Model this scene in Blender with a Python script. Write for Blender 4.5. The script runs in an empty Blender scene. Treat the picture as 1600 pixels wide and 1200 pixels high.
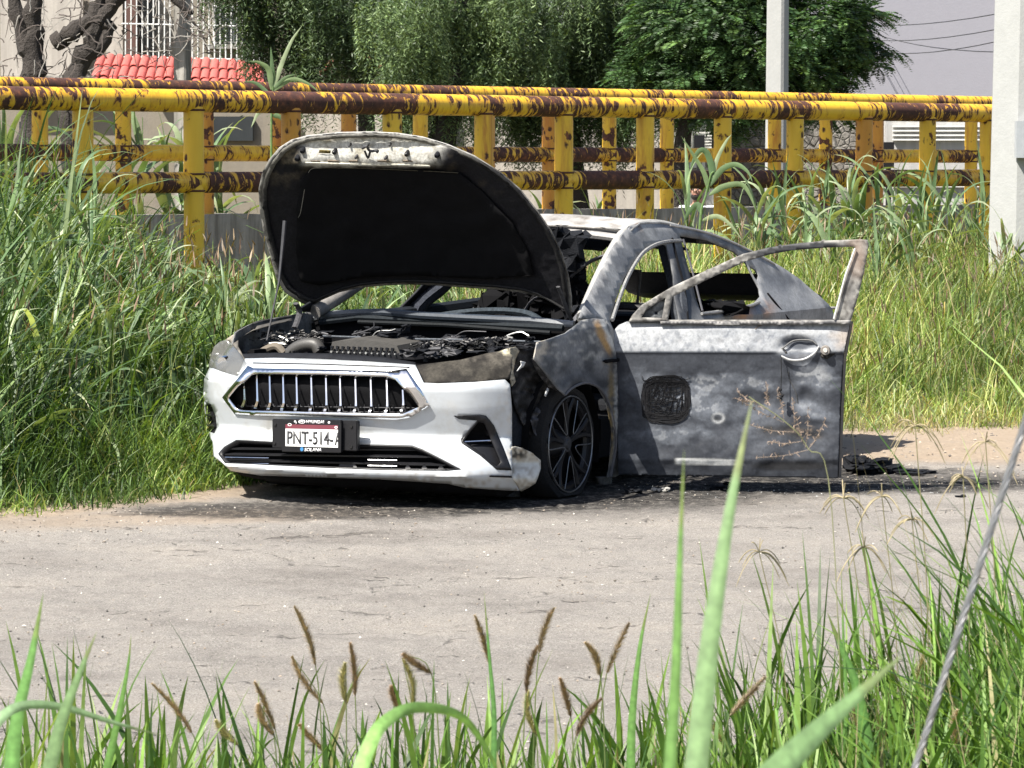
import bpy, bmesh, math, random
import numpy as np
from mathutils import Vector, Matrix
from mathutils.geometry import delaunay_2d_cdt

# ---------------------------------------------------------------- camera, sky, sun
sc = bpy.context.scene
COL = sc.collection
FPX, PITCH, EYE = 5546.0, math.atan(347/5546.0), 1.7
cam_d = bpy.data.cameras.new('camera'); cam_o = bpy.data.objects.new('camera', cam_d); COL.objects.link(cam_o)
cam_d.sensor_width = 36; cam_d.lens = FPX/1600*36
cam_d.clip_start = .3; cam_d.clip_end = 600
cam_o.location = (0, 0, EYE); cam_o.rotation_euler = (math.pi/2-PITCH, 0, 0)
cam_d.dof.use_dof = True; cam_d.dof.focus_distance = 18.3; cam_d.dof.aperture_fstop = 24
sc.camera = cam_o
sc.render.resolution_x = 1024; sc.render.resolution_y = 768
sc.view_settings.view_transform = 'Standard'; sc.view_settings.look = 'None'
sc.view_settings.exposure = 1.26; sc.view_settings.gamma = 1
SUN = Vector((-.47, -.36, .80)).normalized()
W = bpy.data.worlds.new('World'); sc.world = W; W.use_nodes = True
nt = W.node_tree; nt.nodes.clear()
sky = nt.nodes.new('ShaderNodeTexSky'); sky.sky_type = 'NISHITA'; sky.sun_disc = False
sky.sun_elevation = math.asin(SUN.z); sky.sun_rotation = math.atan2(SUN.x, SUN.y); sky.dust_density = 2.0
bg = nt.nodes.new('ShaderNodeBackground'); bg.inputs[1].default_value = .07
wo = nt.nodes.new('ShaderNodeOutputWorld'); nt.links.new(sky.outputs[0], bg.inputs[0]); nt.links.new(bg.outputs[0], wo.inputs[0])
sd = bpy.data.lights.new('sun', 'SUN'); sd.energy = 4.8; sd.angle = math.radians(.53); sd.color = (1, .95, .86)
so = bpy.data.objects.new('sun', sd); COL.objects.link(so); so.location = (-20, -15, 40)
so.rotation_euler = SUN.to_track_quat('Z', 'Y').to_euler()

ORD = 'first second third fourth fifth sixth seventh eighth ninth tenth eleventh twelfth thirteenth fourteenth fifteenth sixteenth seventeenth eighteenth nineteenth twentieth twenty-first twenty-second twenty-third twenty-fourth twenty-fifth twenty-sixth twenty-seventh twenty-eighth'.split()
rnd = random.Random(7); NR = np.random.default_rng(11)

# ---------------------------------------------------------------- measuring rays
CAMP = np.array([0, 0, EYE])
CF = np.array([0, math.cos(PITCH), -math.sin(PITCH)]); CU = np.array([0, math.sin(PITCH), math.cos(PITCH)])
def ray(px, py):
    px = np.asarray(px, float); py = np.asarray(py, float)
    return np.stack([(px-800)/FPX, np.zeros_like(px), np.zeros_like(px)], -1) + ((600-py)/FPX)[..., None]*CU + CF
def at(px, py, Y):
    r = ray(px, py); return CAMP + r*(Y/r[1])
def ground(px, py, z=0.0):
    r = ray(px, py); return CAMP + r*((z-EYE)/r[2])
YAW = math.radians(28)
FW = np.array([-math.sin(YAW), -math.cos(YAW), 0]); LF = np.array([math.cos(YAW), -math.sin(YAW), 0])
CO = np.array([-.4576, 18.3262, 0.0]); CM = np.array([FW, LF, [0, 0, 1]])
CARCAM = CM@(CAMP-CO)
def cray(px, py): return ray(px, py)@CM.T
def solve(px, py, g, ax, v0, v1, it=34):
    """point on surface g=0 seen along the ray between the planes axis ax = v0 .. v1 (car frame)"""
    d = cray(px, py); o = CARCAM
    t0 = (v0-o[ax])/d[..., ax]; t1 = (v1-o[ax])/d[..., ax]
    s0 = np.sign(g(o+t0[..., None]*d))
    for _ in range(it):
        tm = (t0+t1)/2; s = np.sign(g(o+tm[..., None]*d)) == s0
        t0 = np.where(s, tm, t0); t1 = np.where(s, t1, tm)
    return o+((t0+t1)/2)[..., None]*d
def cproj(P):
    w = CO + P@CM - CAMP
    dz = w@CF; return 800+FPX*w[..., 0]/dz, 600-FPX*(w@CU)/dz
def cpl(px, py, ax, v):
    d = cray(px, py); return CARCAM + d*((v-CARCAM[ax])/d[ax])

# ---------------------------------------------------------------- noise
def _h(ix, iy, s):
    n = (ix.astype(np.int64)*374761393 + iy.astype(np.int64)*668265263 + s*1274126177) & 0x7fffffff
    n = ((n ^ (n >> 13))*1274126177) & 0x7fffffff
    return ((n ^ (n >> 16)) & 0xffff)/65535.0
def vn(x, y, s=0):
    x = np.asarray(x, float); y = np.asarray(y, float)
    ix = np.floor(x); iy = np.floor(y); fx = x-ix; fy = y-iy
    fx = fx*fx*(3-2*fx); fy = fy*fy*(3-2*fy)
    a = _h(ix, iy, s); b = _h(ix+1, iy, s); c = _h(ix, iy+1, s); d = _h(ix+1, iy+1, s)
    return (a*(1-fx)+b*fx)*(1-fy)+(c*(1-fx)+d*fx)*fy
def fbm(x, y, s=0, o=4):
    r = 0; a = .5; t = 0
    for k in range(o):
        r = r+a*vn(x*2**k, y*2**k, s+k*17); t += a; a *= .55
    return r/t
def sstep(a, b, x):
    t = np.clip((x-a)/(b-a), 0, 1); return t*t*(3-2*t)

# ---------------------------------------------------------------- object helpers
def tag(o, label=None, cat=None, group=None, kind=None):
    if label: o['label'] = label
    if cat: o['category'] = cat
    if group: o['group'] = group
    if kind: o['kind'] = kind
    return o
def empty(name, loc=(0, 0, 0), rz=0, label=None, cat=None, group=None):
    o = bpy.data.objects.new(name, None); COL.objects.link(o); o.location = loc; o.rotation_euler = (0, 0, rz)
    o.empty_display_size = .2
    return tag(o, label, cat, group)
def link(name, me, parent=None, m=None):
    o = bpy.data.objects.new(name, me); COL.objects.link(o)
    if m is not None and not me.materials: me.materials.append(m)
    if parent is not None: o.parent = parent
    return o
def npmesh(name, V, Fc, m=None, parent=None, col=None, smooth=True, sharp=None):
    V = np.asarray(V, np.float32).reshape(-1, 3); Fc = np.asarray(Fc, np.int32)
    me = bpy.data.meshes.new(name); k = Fc.shape[1]; n = len(Fc)
    me.vertices.add(len(V)); me.vertices.foreach_set('co', V.ravel())
    me.loops.add(n*k); me.loops.foreach_set('vertex_index', Fc.ravel())
    me.polygons.add(n); me.polygons.foreach_set('loop_start', np.arange(0, n*k, k, dtype=np.int32))
    me.update(calc_edges=True)
    me.polygons.foreach_set('use_smooth', np.full(n, smooth))
    if sharp: me.set_sharp_from_angle(angle=math.radians(sharp))
    if col is not None:
        a = me.color_attributes.new('Col', 'FLOAT_COLOR', 'POINT')
        c = np.ones((len(V), 4), np.float32); c[:, :3] = col; a.data.foreach_set('color', c.ravel())
    if m is not None: me.materials.append(m)
    me.validate()
    return link(name, me, parent) if parent != 'mesh' else me
def bmo(name, bm, m=None, parent=None, smooth=False, sharp=40):
    me = bpy.data.meshes.new(name); bm.to_mesh(me); bm.free()
    if smooth:
        me.polygons.foreach_set('use_smooth', np.full(len(me.polygons), True)); me.set_sharp_from_angle(angle=math.radians(sharp))
    if m is not None: me.materials.append(m)
    return link(name, me, parent) if parent != 'mesh' else me
def abox(bm, c, s, rz=0, rx=0, ry=0, bev=0):
    M = Matrix.Translation(Vector(c)) @ Matrix.Rotation(rz, 4, 'Z') @ Matrix.Rotation(ry, 4, 'Y') @ Matrix.Rotation(rx, 4, 'X') @ Matrix.Diagonal((*s, 1))
    r = bmesh.ops.create_cube(bm, size=1, matrix=M)
    if bev: bmesh.ops.bevel(bm, geom=list({e for v in r['verts'] for e in v.link_edges}), offset=bev, segments=2, profile=.6, affect='EDGES')
def box(name, c, s, m, parent=None, rz=0, bev=0, **k):
    bm = bmesh.new(); abox(bm, c, s, rz, bev=bev, **k); return bmo(name, bm, m, parent)
def tube_data(P, R, n=8, cap=True, ell=None, up=(0, 0, 1)):
    """P: (k,3) points, R: radius per point (scalar or array); ell: (a,b) radii multipliers in side/up directions"""
    P = np.asarray(P, float); k = len(P); R = np.broadcast_to(np.asarray(R, float), (k,))
    T = np.gradient(P, axis=0); T /= np.linalg.norm(T, axis=1)[:, None]+1e-9
    up = np.array(up, float)
    V = []
    prev = None
    for i in range(k):
        a = np.cross(T[i], up if prev is None else prev)
        if prev is None:
            if np.linalg.norm(a) < .05: a = np.cross(T[i], (1, 0, 0))
            a /= np.linalg.norm(a); b = np.cross(a, T[i])
        else:
            a /= np.linalg.norm(a); b = np.cross(a, T[i])
        prev = b
        th = np.arange(n)*2*math.pi/n
        ea, eb = ell if ell else (1, 1)
        V.append(P[i]+R[i]*(np.cos(th)[:, None]*a*ea+np.sin(th)[:, None]*b*eb))
    V = np.concatenate(V)
    F = []
    for i in range(k-1):
        for j in range(n):
            j2 = (j+1) % n; F.append((i*n+j, i*n+j2, (i+1)*n+j2, (i+1)*n+j))
    if cap:
        V = np.concatenate([V, P[:1], P[-1:]]); c0 = k*n; c1 = c0+1
        for j in range(n):
            j2 = (j+1) % n; F.append((c0, j2, j, c0)); F.append((c1, (k-1)*n+j, (k-1)*n+j2, c1))
    return V, F
class MB:
    """collects faces (tri or quad) with optional colours"""
    def __init__(s): s.V = []; s.F = []; s.C = []; s.n = 0
    def add(s, V, F, c=None):
        V = np.asarray(V, float); s.V.append(V); F = [tuple(int(i)+s.n for i in f) for f in F]; s.F += F
        s.C.append(np.broadcast_to(np.array(c if c is not None else (1, 1, 1), float), (len(V), 3))); s.n += len(V)
    def tube(s, P, R, n=8, c=None, **k): s.add(*tube_data(P, R, n, **k), c)
    def box(s, c, sz, rz=0, col=None):
        x = np.array([[a, b, d] for a in (-.5, .5) for b in (-.5, .5) for d in (-.5, .5)])*np.array(sz)
        R = np.array([[math.cos(rz), -math.sin(rz), 0], [math.sin(rz), math.cos(rz), 0], [0, 0, 1]])
        s.add(x@R.T+np.array(c), [(0, 1, 3, 2), (4, 6, 7, 5), (0, 4, 5, 1), (2, 3, 7, 6), (0, 2, 6, 4), (1, 5, 7, 3)], col)
    def build(s, name, m, parent=None, smooth=True, sharp=40, col=True):
        me = bpy.data.meshes.new(name)
        fs = []
        for f in s.F:
            g = []
            for i in f:
                if i not in g: g.append(i)
            if len(g) > 2: fs.append(g)
        V = np.concatenate(s.V); me.from_pydata(V.tolist(), [], fs)
        if smooth:
            me.polygons.foreach_set('use_smooth', np.full(len(me.polygons), True)); me.set_sharp_from_angle(angle=math.radians(sharp))
        if col:
            a = me.color_attributes.new('Col', 'FLOAT_COLOR', 'POINT'); c = np.ones((len(V), 4), np.float32); c[:, :3] = np.concatenate(s.C)
            a.data.foreach_set('color', c.ravel())
        if m is not None: me.materials.append(m)
        return link(name, me, parent) if parent != 'mesh' else me
def catmull(P, n=6):
    P = np.asarray(P, float); Q = np.vstack([2*P[0]-P[1], P, 2*P[-1]-P[-2]]); out = []
    for i in range(1, len(Q)-2):
        for t in np.arange(n)/n:
            a, b, c, d = Q[i-1], Q[i], Q[i+1], Q[i+2]
            out.append(.5*((2*b)+(c-a)*t+(2*a-5*b+4*c-d)*t*t+(3*b-a-3*c+d)*t**3))
    out.append(P[-1]); return np.array(out)
def inpoly(x, y, poly):
    poly = np.asarray(poly); r = np.zeros(x.shape, bool); j = len(poly)-1
    for i in range(len(poly)):
        xi, yi = poly[i]; xj, yj = poly[j]
        c = ((yi > y) != (yj > y)) & (x < (xj-xi)*(y-yi)/((yj-yi)+1e-12)+xi); r ^= c; j = i
    return r
def dens(poly, step):
    out = []; n = len(poly)
    for i in range(n):
        a = np.array(poly[i], float); b = np.array(poly[(i+1) % n], float); k = max(1, int(np.ceil(np.linalg.norm(b-a)/step)))
        for t in range(k): out.append(a+(b-a)*t/k)
    return out
def panel(name, outer, holes, step, mapf, m, parent, colf=None, thick=.006, off=1, smooth_poly=True, sharp=50):
    """sheet with holes: triangulated in its own 2D domain, mapped to 3D, given thickness"""
    loops = [dens(l, step) for l in [outer]+list(holes)]
    pts = []; edges = []
    for l in loops:
        b = len(pts); pts += l; edges += [(b+i, b+(i+1) % len(l)) for i in range(len(l))]
    A = np.array(pts); lo = A.min(0); hi = A.max(0)
    gx, gy = np.meshgrid(np.arange(lo[0]+step/2, hi[0], step), np.arange(lo[1]+step/2, hi[1], step*.87))
    gx = gx+(np.arange(gx.shape[0]) % 2)[:, None]*step/2
    gx = gx.ravel(); gy = gy.ravel(); k = inpoly(gx, gy, outer)
    for h in holes: k &= ~inpoly(gx, gy, h)
    gx = gx[k]; gy = gy[k]
    d = np.min(np.hypot(gx[:, None]-A[None, :, 0], gy[:, None]-A[None, :, 1]), 1) > step*.45
    G = np.stack([gx[d], gy[d]], 1)
    allp = np.vstack([A, G])
    vs, es, fs, *_ = delaunay_2d_cdt([Vector(p) for p in allp], edges, [], 0, 1e-6)
    vs = np.array([tuple(v) for v in vs]); F = np.array(fs)
    c = vs[F].mean(1); k = inpoly(c[:, 0], c[:, 1], outer)
    for h in holes: k &= ~inpoly(c[:, 0], c[:, 1], h)
    F = F[k]; P = mapf(vs[:, 0], vs[:, 1]); T_ = P[F]; nn = np.cross(T_[:, 1]-T_[:, 0], T_[:, 2]-T_[:, 0])
    if (nn*(CARCAM-T_.mean(1))).sum() < 0: F = F[:, ::-1]
    col = None
    if colf is not None:
        px, py = cproj(P); col = colf(px, py)
    o = npmesh(name, P, F, m, parent, col, True, sharp)
    if thick:
        s = o.modifiers.new('thickness', 'SOLIDIFY'); s.thickness = thick; s.offset = -1
    return o

# ---------------------------------------------------------------- materials
def M_(name):
    m = bpy.data.materials.new(name); m.use_nodes = True; n = m.node_tree.nodes; b = n['Principled BSDF']
    return m, m.node_tree, b
class NB:
    def __init__(s, name): s.m, s.t, s.b = M_(name); s.out = s.t.nodes['Material Output']
    def n(s, ty, **k):
        x = s.t.nodes.new(ty)
        for a, v in k.items(): setattr(x, a, v)
        return x
    def l(s, a, b): s.t.links.new(a, b)
    def coord(s, scale=(1, 1, 1), kind='Object', rot=(0, 0, 0)):
        c = s.n('ShaderNodeTexCoord'); m = s.n('ShaderNodeMapping'); m.inputs['Scale'].default_value = scale; m.inputs['Rotation'].default_value = rot
        s.l(c.outputs[kind], m.inputs[0]); return m.outputs[0]
    def noise(s, vec, scale=5, det=4, rough=.6, dist=0):
        x = s.n('ShaderNodeTexNoise'); x.inputs['Scale'].default_value = scale; x.inputs['Detail'].default_value = det
        x.inputs['Roughness'].default_value = rough; x.inputs['Distortion'].default_value = dist
        if vec is not None: s.l(vec, x.inputs['Vector'])
        return x.outputs[0]
    def ramp(s, fac, stops, interp='LINEAR'):
        r = s.n('ShaderNodeValToRGB'); r.color_ramp.interpolation = interp; e = r.color_ramp.elements
        while len(e) < len(stops): e.new(.5)
        for i, (p, c) in enumerate(stops):
            e[i].position = p; e[i].color = (*c, 1) if hasattr(c, '__len__') else (c, c, c, 1)
        s.l(fac, r.inputs[0]); return r.outputs[0]
    def mix(s, f, a, b, bt='MIX'):
        x = s.n('ShaderNodeMix', data_type='RGBA', blend_type=bt)
        for v, k in ((f, 0), (a, 6), (b, 7)):
            i = x.inputs[k]
            if hasattr(v, 'is_output'): s.l(v, i)
            else: i.default_value = v if k == 0 else ((*v, 1) if hasattr(v, '__len__') else (v, v, v, 1))
        return x.outputs[2]
    def math(s, op, a, b=0.0, c=0.0, clamp=False):
        x = s.n('ShaderNodeMath', operation=op); x.use_clamp = clamp
        for v, i in zip((a, b, c), x.inputs):
            if hasattr(v, 'is_output'): s.l(v, i)
            else: i.default_value = v
        return x.outputs[0]
    def bump(s, h, strength=.3, dist=.01):
        x = s.n('ShaderNodeBump'); x.inputs['Strength'].default_value = strength; x.inputs['Distance'].default_value = dist
        s.l(h, x.inputs['Height']); s.l(x.outputs[0], s.b.inputs['Normal']); return x
    def set(s, **k):
        for a, v in k.items():
            i = s.b.inputs[a.replace('_', ' ')]
            if hasattr(v, 'is_output'): s.l(v, i)
            else: i.default_value = (*v, 1) if (hasattr(v, '__len__') and len(v) == 3) else v
    def attr(s): a = s.n('ShaderNodeAttribute'); a.attribute_name = 'Col'; return a.outputs[0]
def simple(name, c, rough=.6, metal=0, var=.25, scale=12, bump=.15, coat=0, dist=.003):
    b = NB(name); v = b.coord(); n = b.noise(v, scale, 5)
    b.set(Base_Color=b.mix(n, tuple(x*(1-var) for x in c), tuple(min(1, x*(1+var)) for x in c)), Roughness=rough, Metallic=metal)
    if coat: b.set(Coat_Weight=coat)
    if bump: b.bump(b.noise(v, scale*6, 4), bump, dist)
    return b.m
def vcol(name, rough=.7, metal=0, fine=60, amt=.35, bump=.2, dist=.002, spec=.5, coat=0):
    b = NB(name); v = b.coord(); n = b.noise(v, fine, 5, .7)
    f = b.ramp(n, [(.3, 1-amt), (.7, 1+amt*.6)])
    b.set(Base_Color=b.mix(1.0, b.attr(), f, 'MULTIPLY'), Roughness=rough, Metallic=metal)
    b.b.inputs['Specular IOR Level'].default_value = spec
    if coat: b.set(Coat_Weight=coat)
    if bump: b.bump(n, bump, dist)
    return b.m
def leafmat(name, trans=.3, rough=.5, fine=25, spec=.35):
    b = NB(name); b.set(Roughness=rough); b.b.inputs['Specular IOR Level'].default_value = spec
    n = b.noise(b.coord(), fine, 2)
    c = b.mix(1.0, b.attr(), b.ramp(n, [(.3, .75), (.7, 1.2)]), 'MULTIPLY'); b.set(Base_Color=c)
    t = b.n('ShaderNodeBsdfTranslucent'); b.l(b.mix(1.0, c, (1.35, 1.3, .45), 'MULTIPLY'), t.inputs[0])
    x = b.n('ShaderNodeMixShader'); x.inputs[0].default_value = trans
    b.l(b.b.outputs[0], x.inputs[1]); b.l(t.outputs[0], x.inputs[2]); b.l(x.outputs[0], b.out.inputs[0]); return b.m
MT = {}
MT['grass'] = leafmat('grass_blade', .32)
MT['reed'] = leafmat('reed_leaf', .28, .45, 8, .45)
MT['near'] = leafmat('near_blade', .25, .5, 70, .4)
MT['leaf'] = leafmat('tree_leaf', .22, .5, 6)
MT['dryhead'] = leafmat('seed_head', .15, .8)
MT['char'] = simple('charred', (.012, .013, .016), .75, 0, .6, 20, .5, dist=.01)
MT['black'] = simple('black_plastic', (.012, .012, .014), .38, 0, .3, 20, .1)
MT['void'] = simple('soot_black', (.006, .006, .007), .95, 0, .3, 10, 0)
MT['soot'] = vcol('sooty_metal', .8, 0, 70, .5, .35, .004, .2)
MT['burnt'] = vcol('burnt_metal', .62, .0, 55, .30, .25, .003, .35)
MT['black'].node_tree.nodes['Principled BSDF'].inputs['Specular IOR Level'].default_value = .3
for _k in ('char', 'void'): MT[_k].node_tree.nodes['Principled BSDF'].inputs['Specular IOR Level'].default_value = .12
MT['rim'] = simple('grey_alloy', (.20, .21, .23), .35, .8, .5, 30, .2)
MT['rubber'] = simple('burnt_rubber', (.007, .007, .008), .97, 0, .5, 25, .8, dist=.01)
MT['rod'] = simple('scorched_rod', (.05, .05, .055), .6, .4, .5, 30, .2)
def mk_paint():
    b = NB('white_car_paint'); v = b.coord(); n = b.noise(v, 6, 6, .7)
    b.set(Base_Color=b.mix(1.0, b.attr(), b.ramp(n, [(.28, (.80, .77, .72)), (.5, (1, 1, 1))]), 'MULTIPLY'), Roughness=.32, Coat_Weight=.6, Coat_Roughness=.08)
    b.bump(b.noise(v, 3, 3), .06, .01); return b.m
MT['paint'] = mk_paint()
def mk_chrome():
    b = NB('chrome'); n = b.noise(b.coord(), 30, 4)
    b.set(Base_Color=(.78, .79, .82), Metallic=1, Roughness=b.ramp(n, [(.3, .07), (.7, .22)])); return b.m
MT['chrome'] = mk_chrome()
def mk_lens():
    b = NB('smoked_lens'); n = b.noise(b.coord(), 9, 4)
    b.set(Base_Color=(.16, .16, .15), Roughness=.28, Alpha=b.ramp(n, [(.3, .40), (.7, .62)]), Coat_Weight=.8); return b.m
MT['lens'] = mk_lens()
# ---------------------------------------------------------------- ground
EDGE = np.array([(-12, 14.5), (-4, 16.4), (-2.5, 17.05), (-1.9, 17.7), (-1.3, 18.55), (-.9, 19.6), (-.2, 20.9), (.8, 21.6), (2, 22.0), (3.3, 22.5), (6, 23.4), (14, 26)])
def edgeY(x): return np.interp(x, EDGE[:, 0], EDGE[:, 1])
def railY(x): return 28.6+x*1.0
def railY2(x): return railY(x)+8.4
def GZ(x, y):
    x = np.asarray(x, float); y = np.asarray(y, float); e = edgeY(x); r = railY(np.clip(x, -9, 12))
    z = .74*sstep(0, 1, (y-e-.2)/(r-1.2-e))
    z = np.where(y > r+1.0, .60, z)
    z = np.where(y > r+8.7, .60-.90*sstep(0, 1.6, y-r-8.7), z)
    return z
def mk_ground():
    b = NB('road_surface'); v = b.coord((1, 1, 1)); g = b.noise(v, 120, 5, .8); g2 = b.noise(v, 210, 3, .6); big = b.noise(v, .55, 5, .65); mid = b.noise(v, 3.2, 6, .7)
    asp = b.ramp(g, [(.32, (.075, .069, .062)), (.44, (.265, .246, .226)), (.56, (.34, .317, .292)), (.70, (.66, .625, .585))]); asp = b.mix(b.ramp(g2, [(.34, .85), (.44, 0)]), asp, (.07, .06, .055))
    asp = b.mix(b.ramp(mid, [(.35, .0), (.62, .35)]), asp, (.34, .31, .28))
    # long shallow cracks
    vs = b.coord((.8, 1.2, 1)); vo = b.n('ShaderNodeTexVoronoi', feature='DISTANCE_TO_EDGE'); vo.inputs['Scale'].default_value = .9
    nn = b.n('ShaderNodeTexNoise'); nn.inputs['Scale'].default_value = 2.5; nn.inputs['Detail'].default_value = 6; b.l(vs, nn.inputs['Vector'])
    wv = b.n('ShaderNodeVectorMath', operation='MULTIPLY_ADD'); b.l(nn.outputs[1], wv.inputs[0]); wv.inputs[1].default_value = (.9, .9, .9); b.l(vs, wv.inputs[2]); b.l(wv.outputs[0], vo.inputs['Vector'])
    crack = b.math('MULTIPLY', b.ramp(vo.outputs[0], [(0, 1), (.02, 0)]), b.ramp(mid, [(.50, 0), (.57, 1)]))
    asp = b.mix(b.math('MULTIPLY', crack, .6), asp, (.045, .04, .035)); asp = b.mix(1.0, asp, b.ramp(b.noise(b.coord((.8, 1.1, 1)), 1.1, 5, .7), [(.32, (.80, .79, .78)), (.5, (1.08, 1.08, 1.07)), (.7, (1.22, 1.20, 1.16))]), 'MULTIPLY')
    at_ = b.n('ShaderNodeAttribute'); at_.attribute_name = 'Col'; sep = b.n('ShaderNodeSeparateColor'); b.l(at_.outputs[0], sep.inputs[0])
    dirt = b.mix(b.noise(v, 22, 6, .75), (.26, .20, .145), (.50, .405, .31))
    c = b.mix(b.math('ADD', sep.outputs[0], b.math('MULTIPLY', b.math('SUBTRACT', mid, .5), b.math('MULTIPLY', sep.outputs[0], 1.2)), clamp=True), asp, dirt)
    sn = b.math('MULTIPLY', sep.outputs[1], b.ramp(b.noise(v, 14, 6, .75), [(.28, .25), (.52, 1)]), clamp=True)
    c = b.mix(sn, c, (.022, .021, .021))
    b.set(Base_Color=c, Roughness=.93); b.b.inputs['Specular IOR Level'].default_value = .2
    h = b.math('ADD', g, b.math('MULTIPLY', crack, -1.2)); b.bump(h, 1.0, .014); return b.m
MT['road'] = mk_ground()
def mk_soil():
    b = NB('soil'); n = b.noise(b.coord(), 7, 6, .7)
    b.set(Base_Color=b.mix(n, (.05, .045, .025), (.16, .14, .07)), Roughness=.95); b.bump(n, .8, .05); return b.m
MT['soil'] = mk_soil()
def grid(x0, x1, y0, y1, nx, ny, zf):
    X, Y = np.meshgrid(np.linspace(x0, x1, nx), np.linspace(y0, y1, ny)); X = X.ravel(); Y = Y.ravel()
    i = np.arange((nx-1)*(ny-1)); r = i//(nx-1); c = i % (nx-1); a = r*nx+c
    return np.stack([X, Y, zf(X, Y)], 1), np.stack([a, a+1, a+nx+1, a+nx], 1)
def ell(x, y, cx, cy, rx, ry, a=0, soft=.5):
    c, s = math.cos(a), math.sin(a); u = ((x-cx)*c+(y-cy)*s)/rx; v = (-(x-cx)*s+(y-cy)*c)/ry
    return 1-sstep(1-soft, 1+soft, np.hypot(u, v))
def roadz(x, y):
    near = sstep(0, 1.5, y-9.2)
    return (fbm(x*1.3, y*1.3, 3, 3)-.5)*.02*near+(fbm(x*14, y*14, 5, 3)-.5)*.010*near+(fbm(x*33, y*26, 15, 2)-.5)*.015*near
def road_col(V):
    x, y = V[:, 0], V[:, 1]; n = fbm(x*2.2, y*2.2, 9, 4)-.5
    d = sstep(-.9, .15, y+n*1.1-edgeY(x))*sstep(.2, -1, x)
    d = np.maximum(d, ell(x, y, -1.7, 16.9, 1.2, .35, .30, .6)*.6)
    d = np.maximum(d, sstep(19.6, 20.4, y+n*.6)*sstep(.8, 1.6, x))
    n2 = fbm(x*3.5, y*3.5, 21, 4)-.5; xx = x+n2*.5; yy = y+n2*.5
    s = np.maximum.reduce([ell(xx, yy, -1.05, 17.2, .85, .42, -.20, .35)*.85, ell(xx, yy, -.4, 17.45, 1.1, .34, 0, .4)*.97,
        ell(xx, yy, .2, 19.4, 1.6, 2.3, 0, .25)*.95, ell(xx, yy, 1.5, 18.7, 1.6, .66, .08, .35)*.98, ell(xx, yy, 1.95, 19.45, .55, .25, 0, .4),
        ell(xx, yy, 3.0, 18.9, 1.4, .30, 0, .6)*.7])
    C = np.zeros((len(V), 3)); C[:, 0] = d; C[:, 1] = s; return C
V, F = grid(-4.2, 4.6, 8.9, 23.6, 440, 600, roadz); V[:, 2] = np.where(V[:, 1] > edgeY(V[:, 0])+.8, V[:, 2]-.15, V[:, 2])
tag(npmesh('road', V, F, MT['road'], None, road_col(V)), kind='structure')
V, F = grid(-40, 50, 9.0, 27, 120, 60, lambda x, y: np.where(y > edgeY(x)+.4, -.4, -.016)); tag(npmesh('road_shoulder', V, F, MT['road'], None, road_col(V)), kind='structure')
def bankz(x, y):
    e = edgeY(x); z = GZ(x, y)+(fbm(x*.8, y*.8, 31, 3)-.5)*.10*sstep(0, 1.5, y-e); return np.where(y < e+.35, -.03-.03*sstep(.3, -1, y-e), z+.01)
V, F = grid(-30, 40, 12, 60, 280, 200, bankz); tag(npmesh('grass_bank', V, F, MT['soil']), kind='structure')
V, F = grid(-300, 300, -60, 560, 30, 30, lambda x, y: x*0-.32); tag(npmesh('ground', V, F, MT['soil']), kind='structure')
V, F = grid(-8, 9, -3, 9.4, 60, 60, lambda x, y: -.03+(fbm(x, y, 4, 3)-.5)*.04); tag(npmesh('verge', V, F, MT['soil']), kind='structure')

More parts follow.
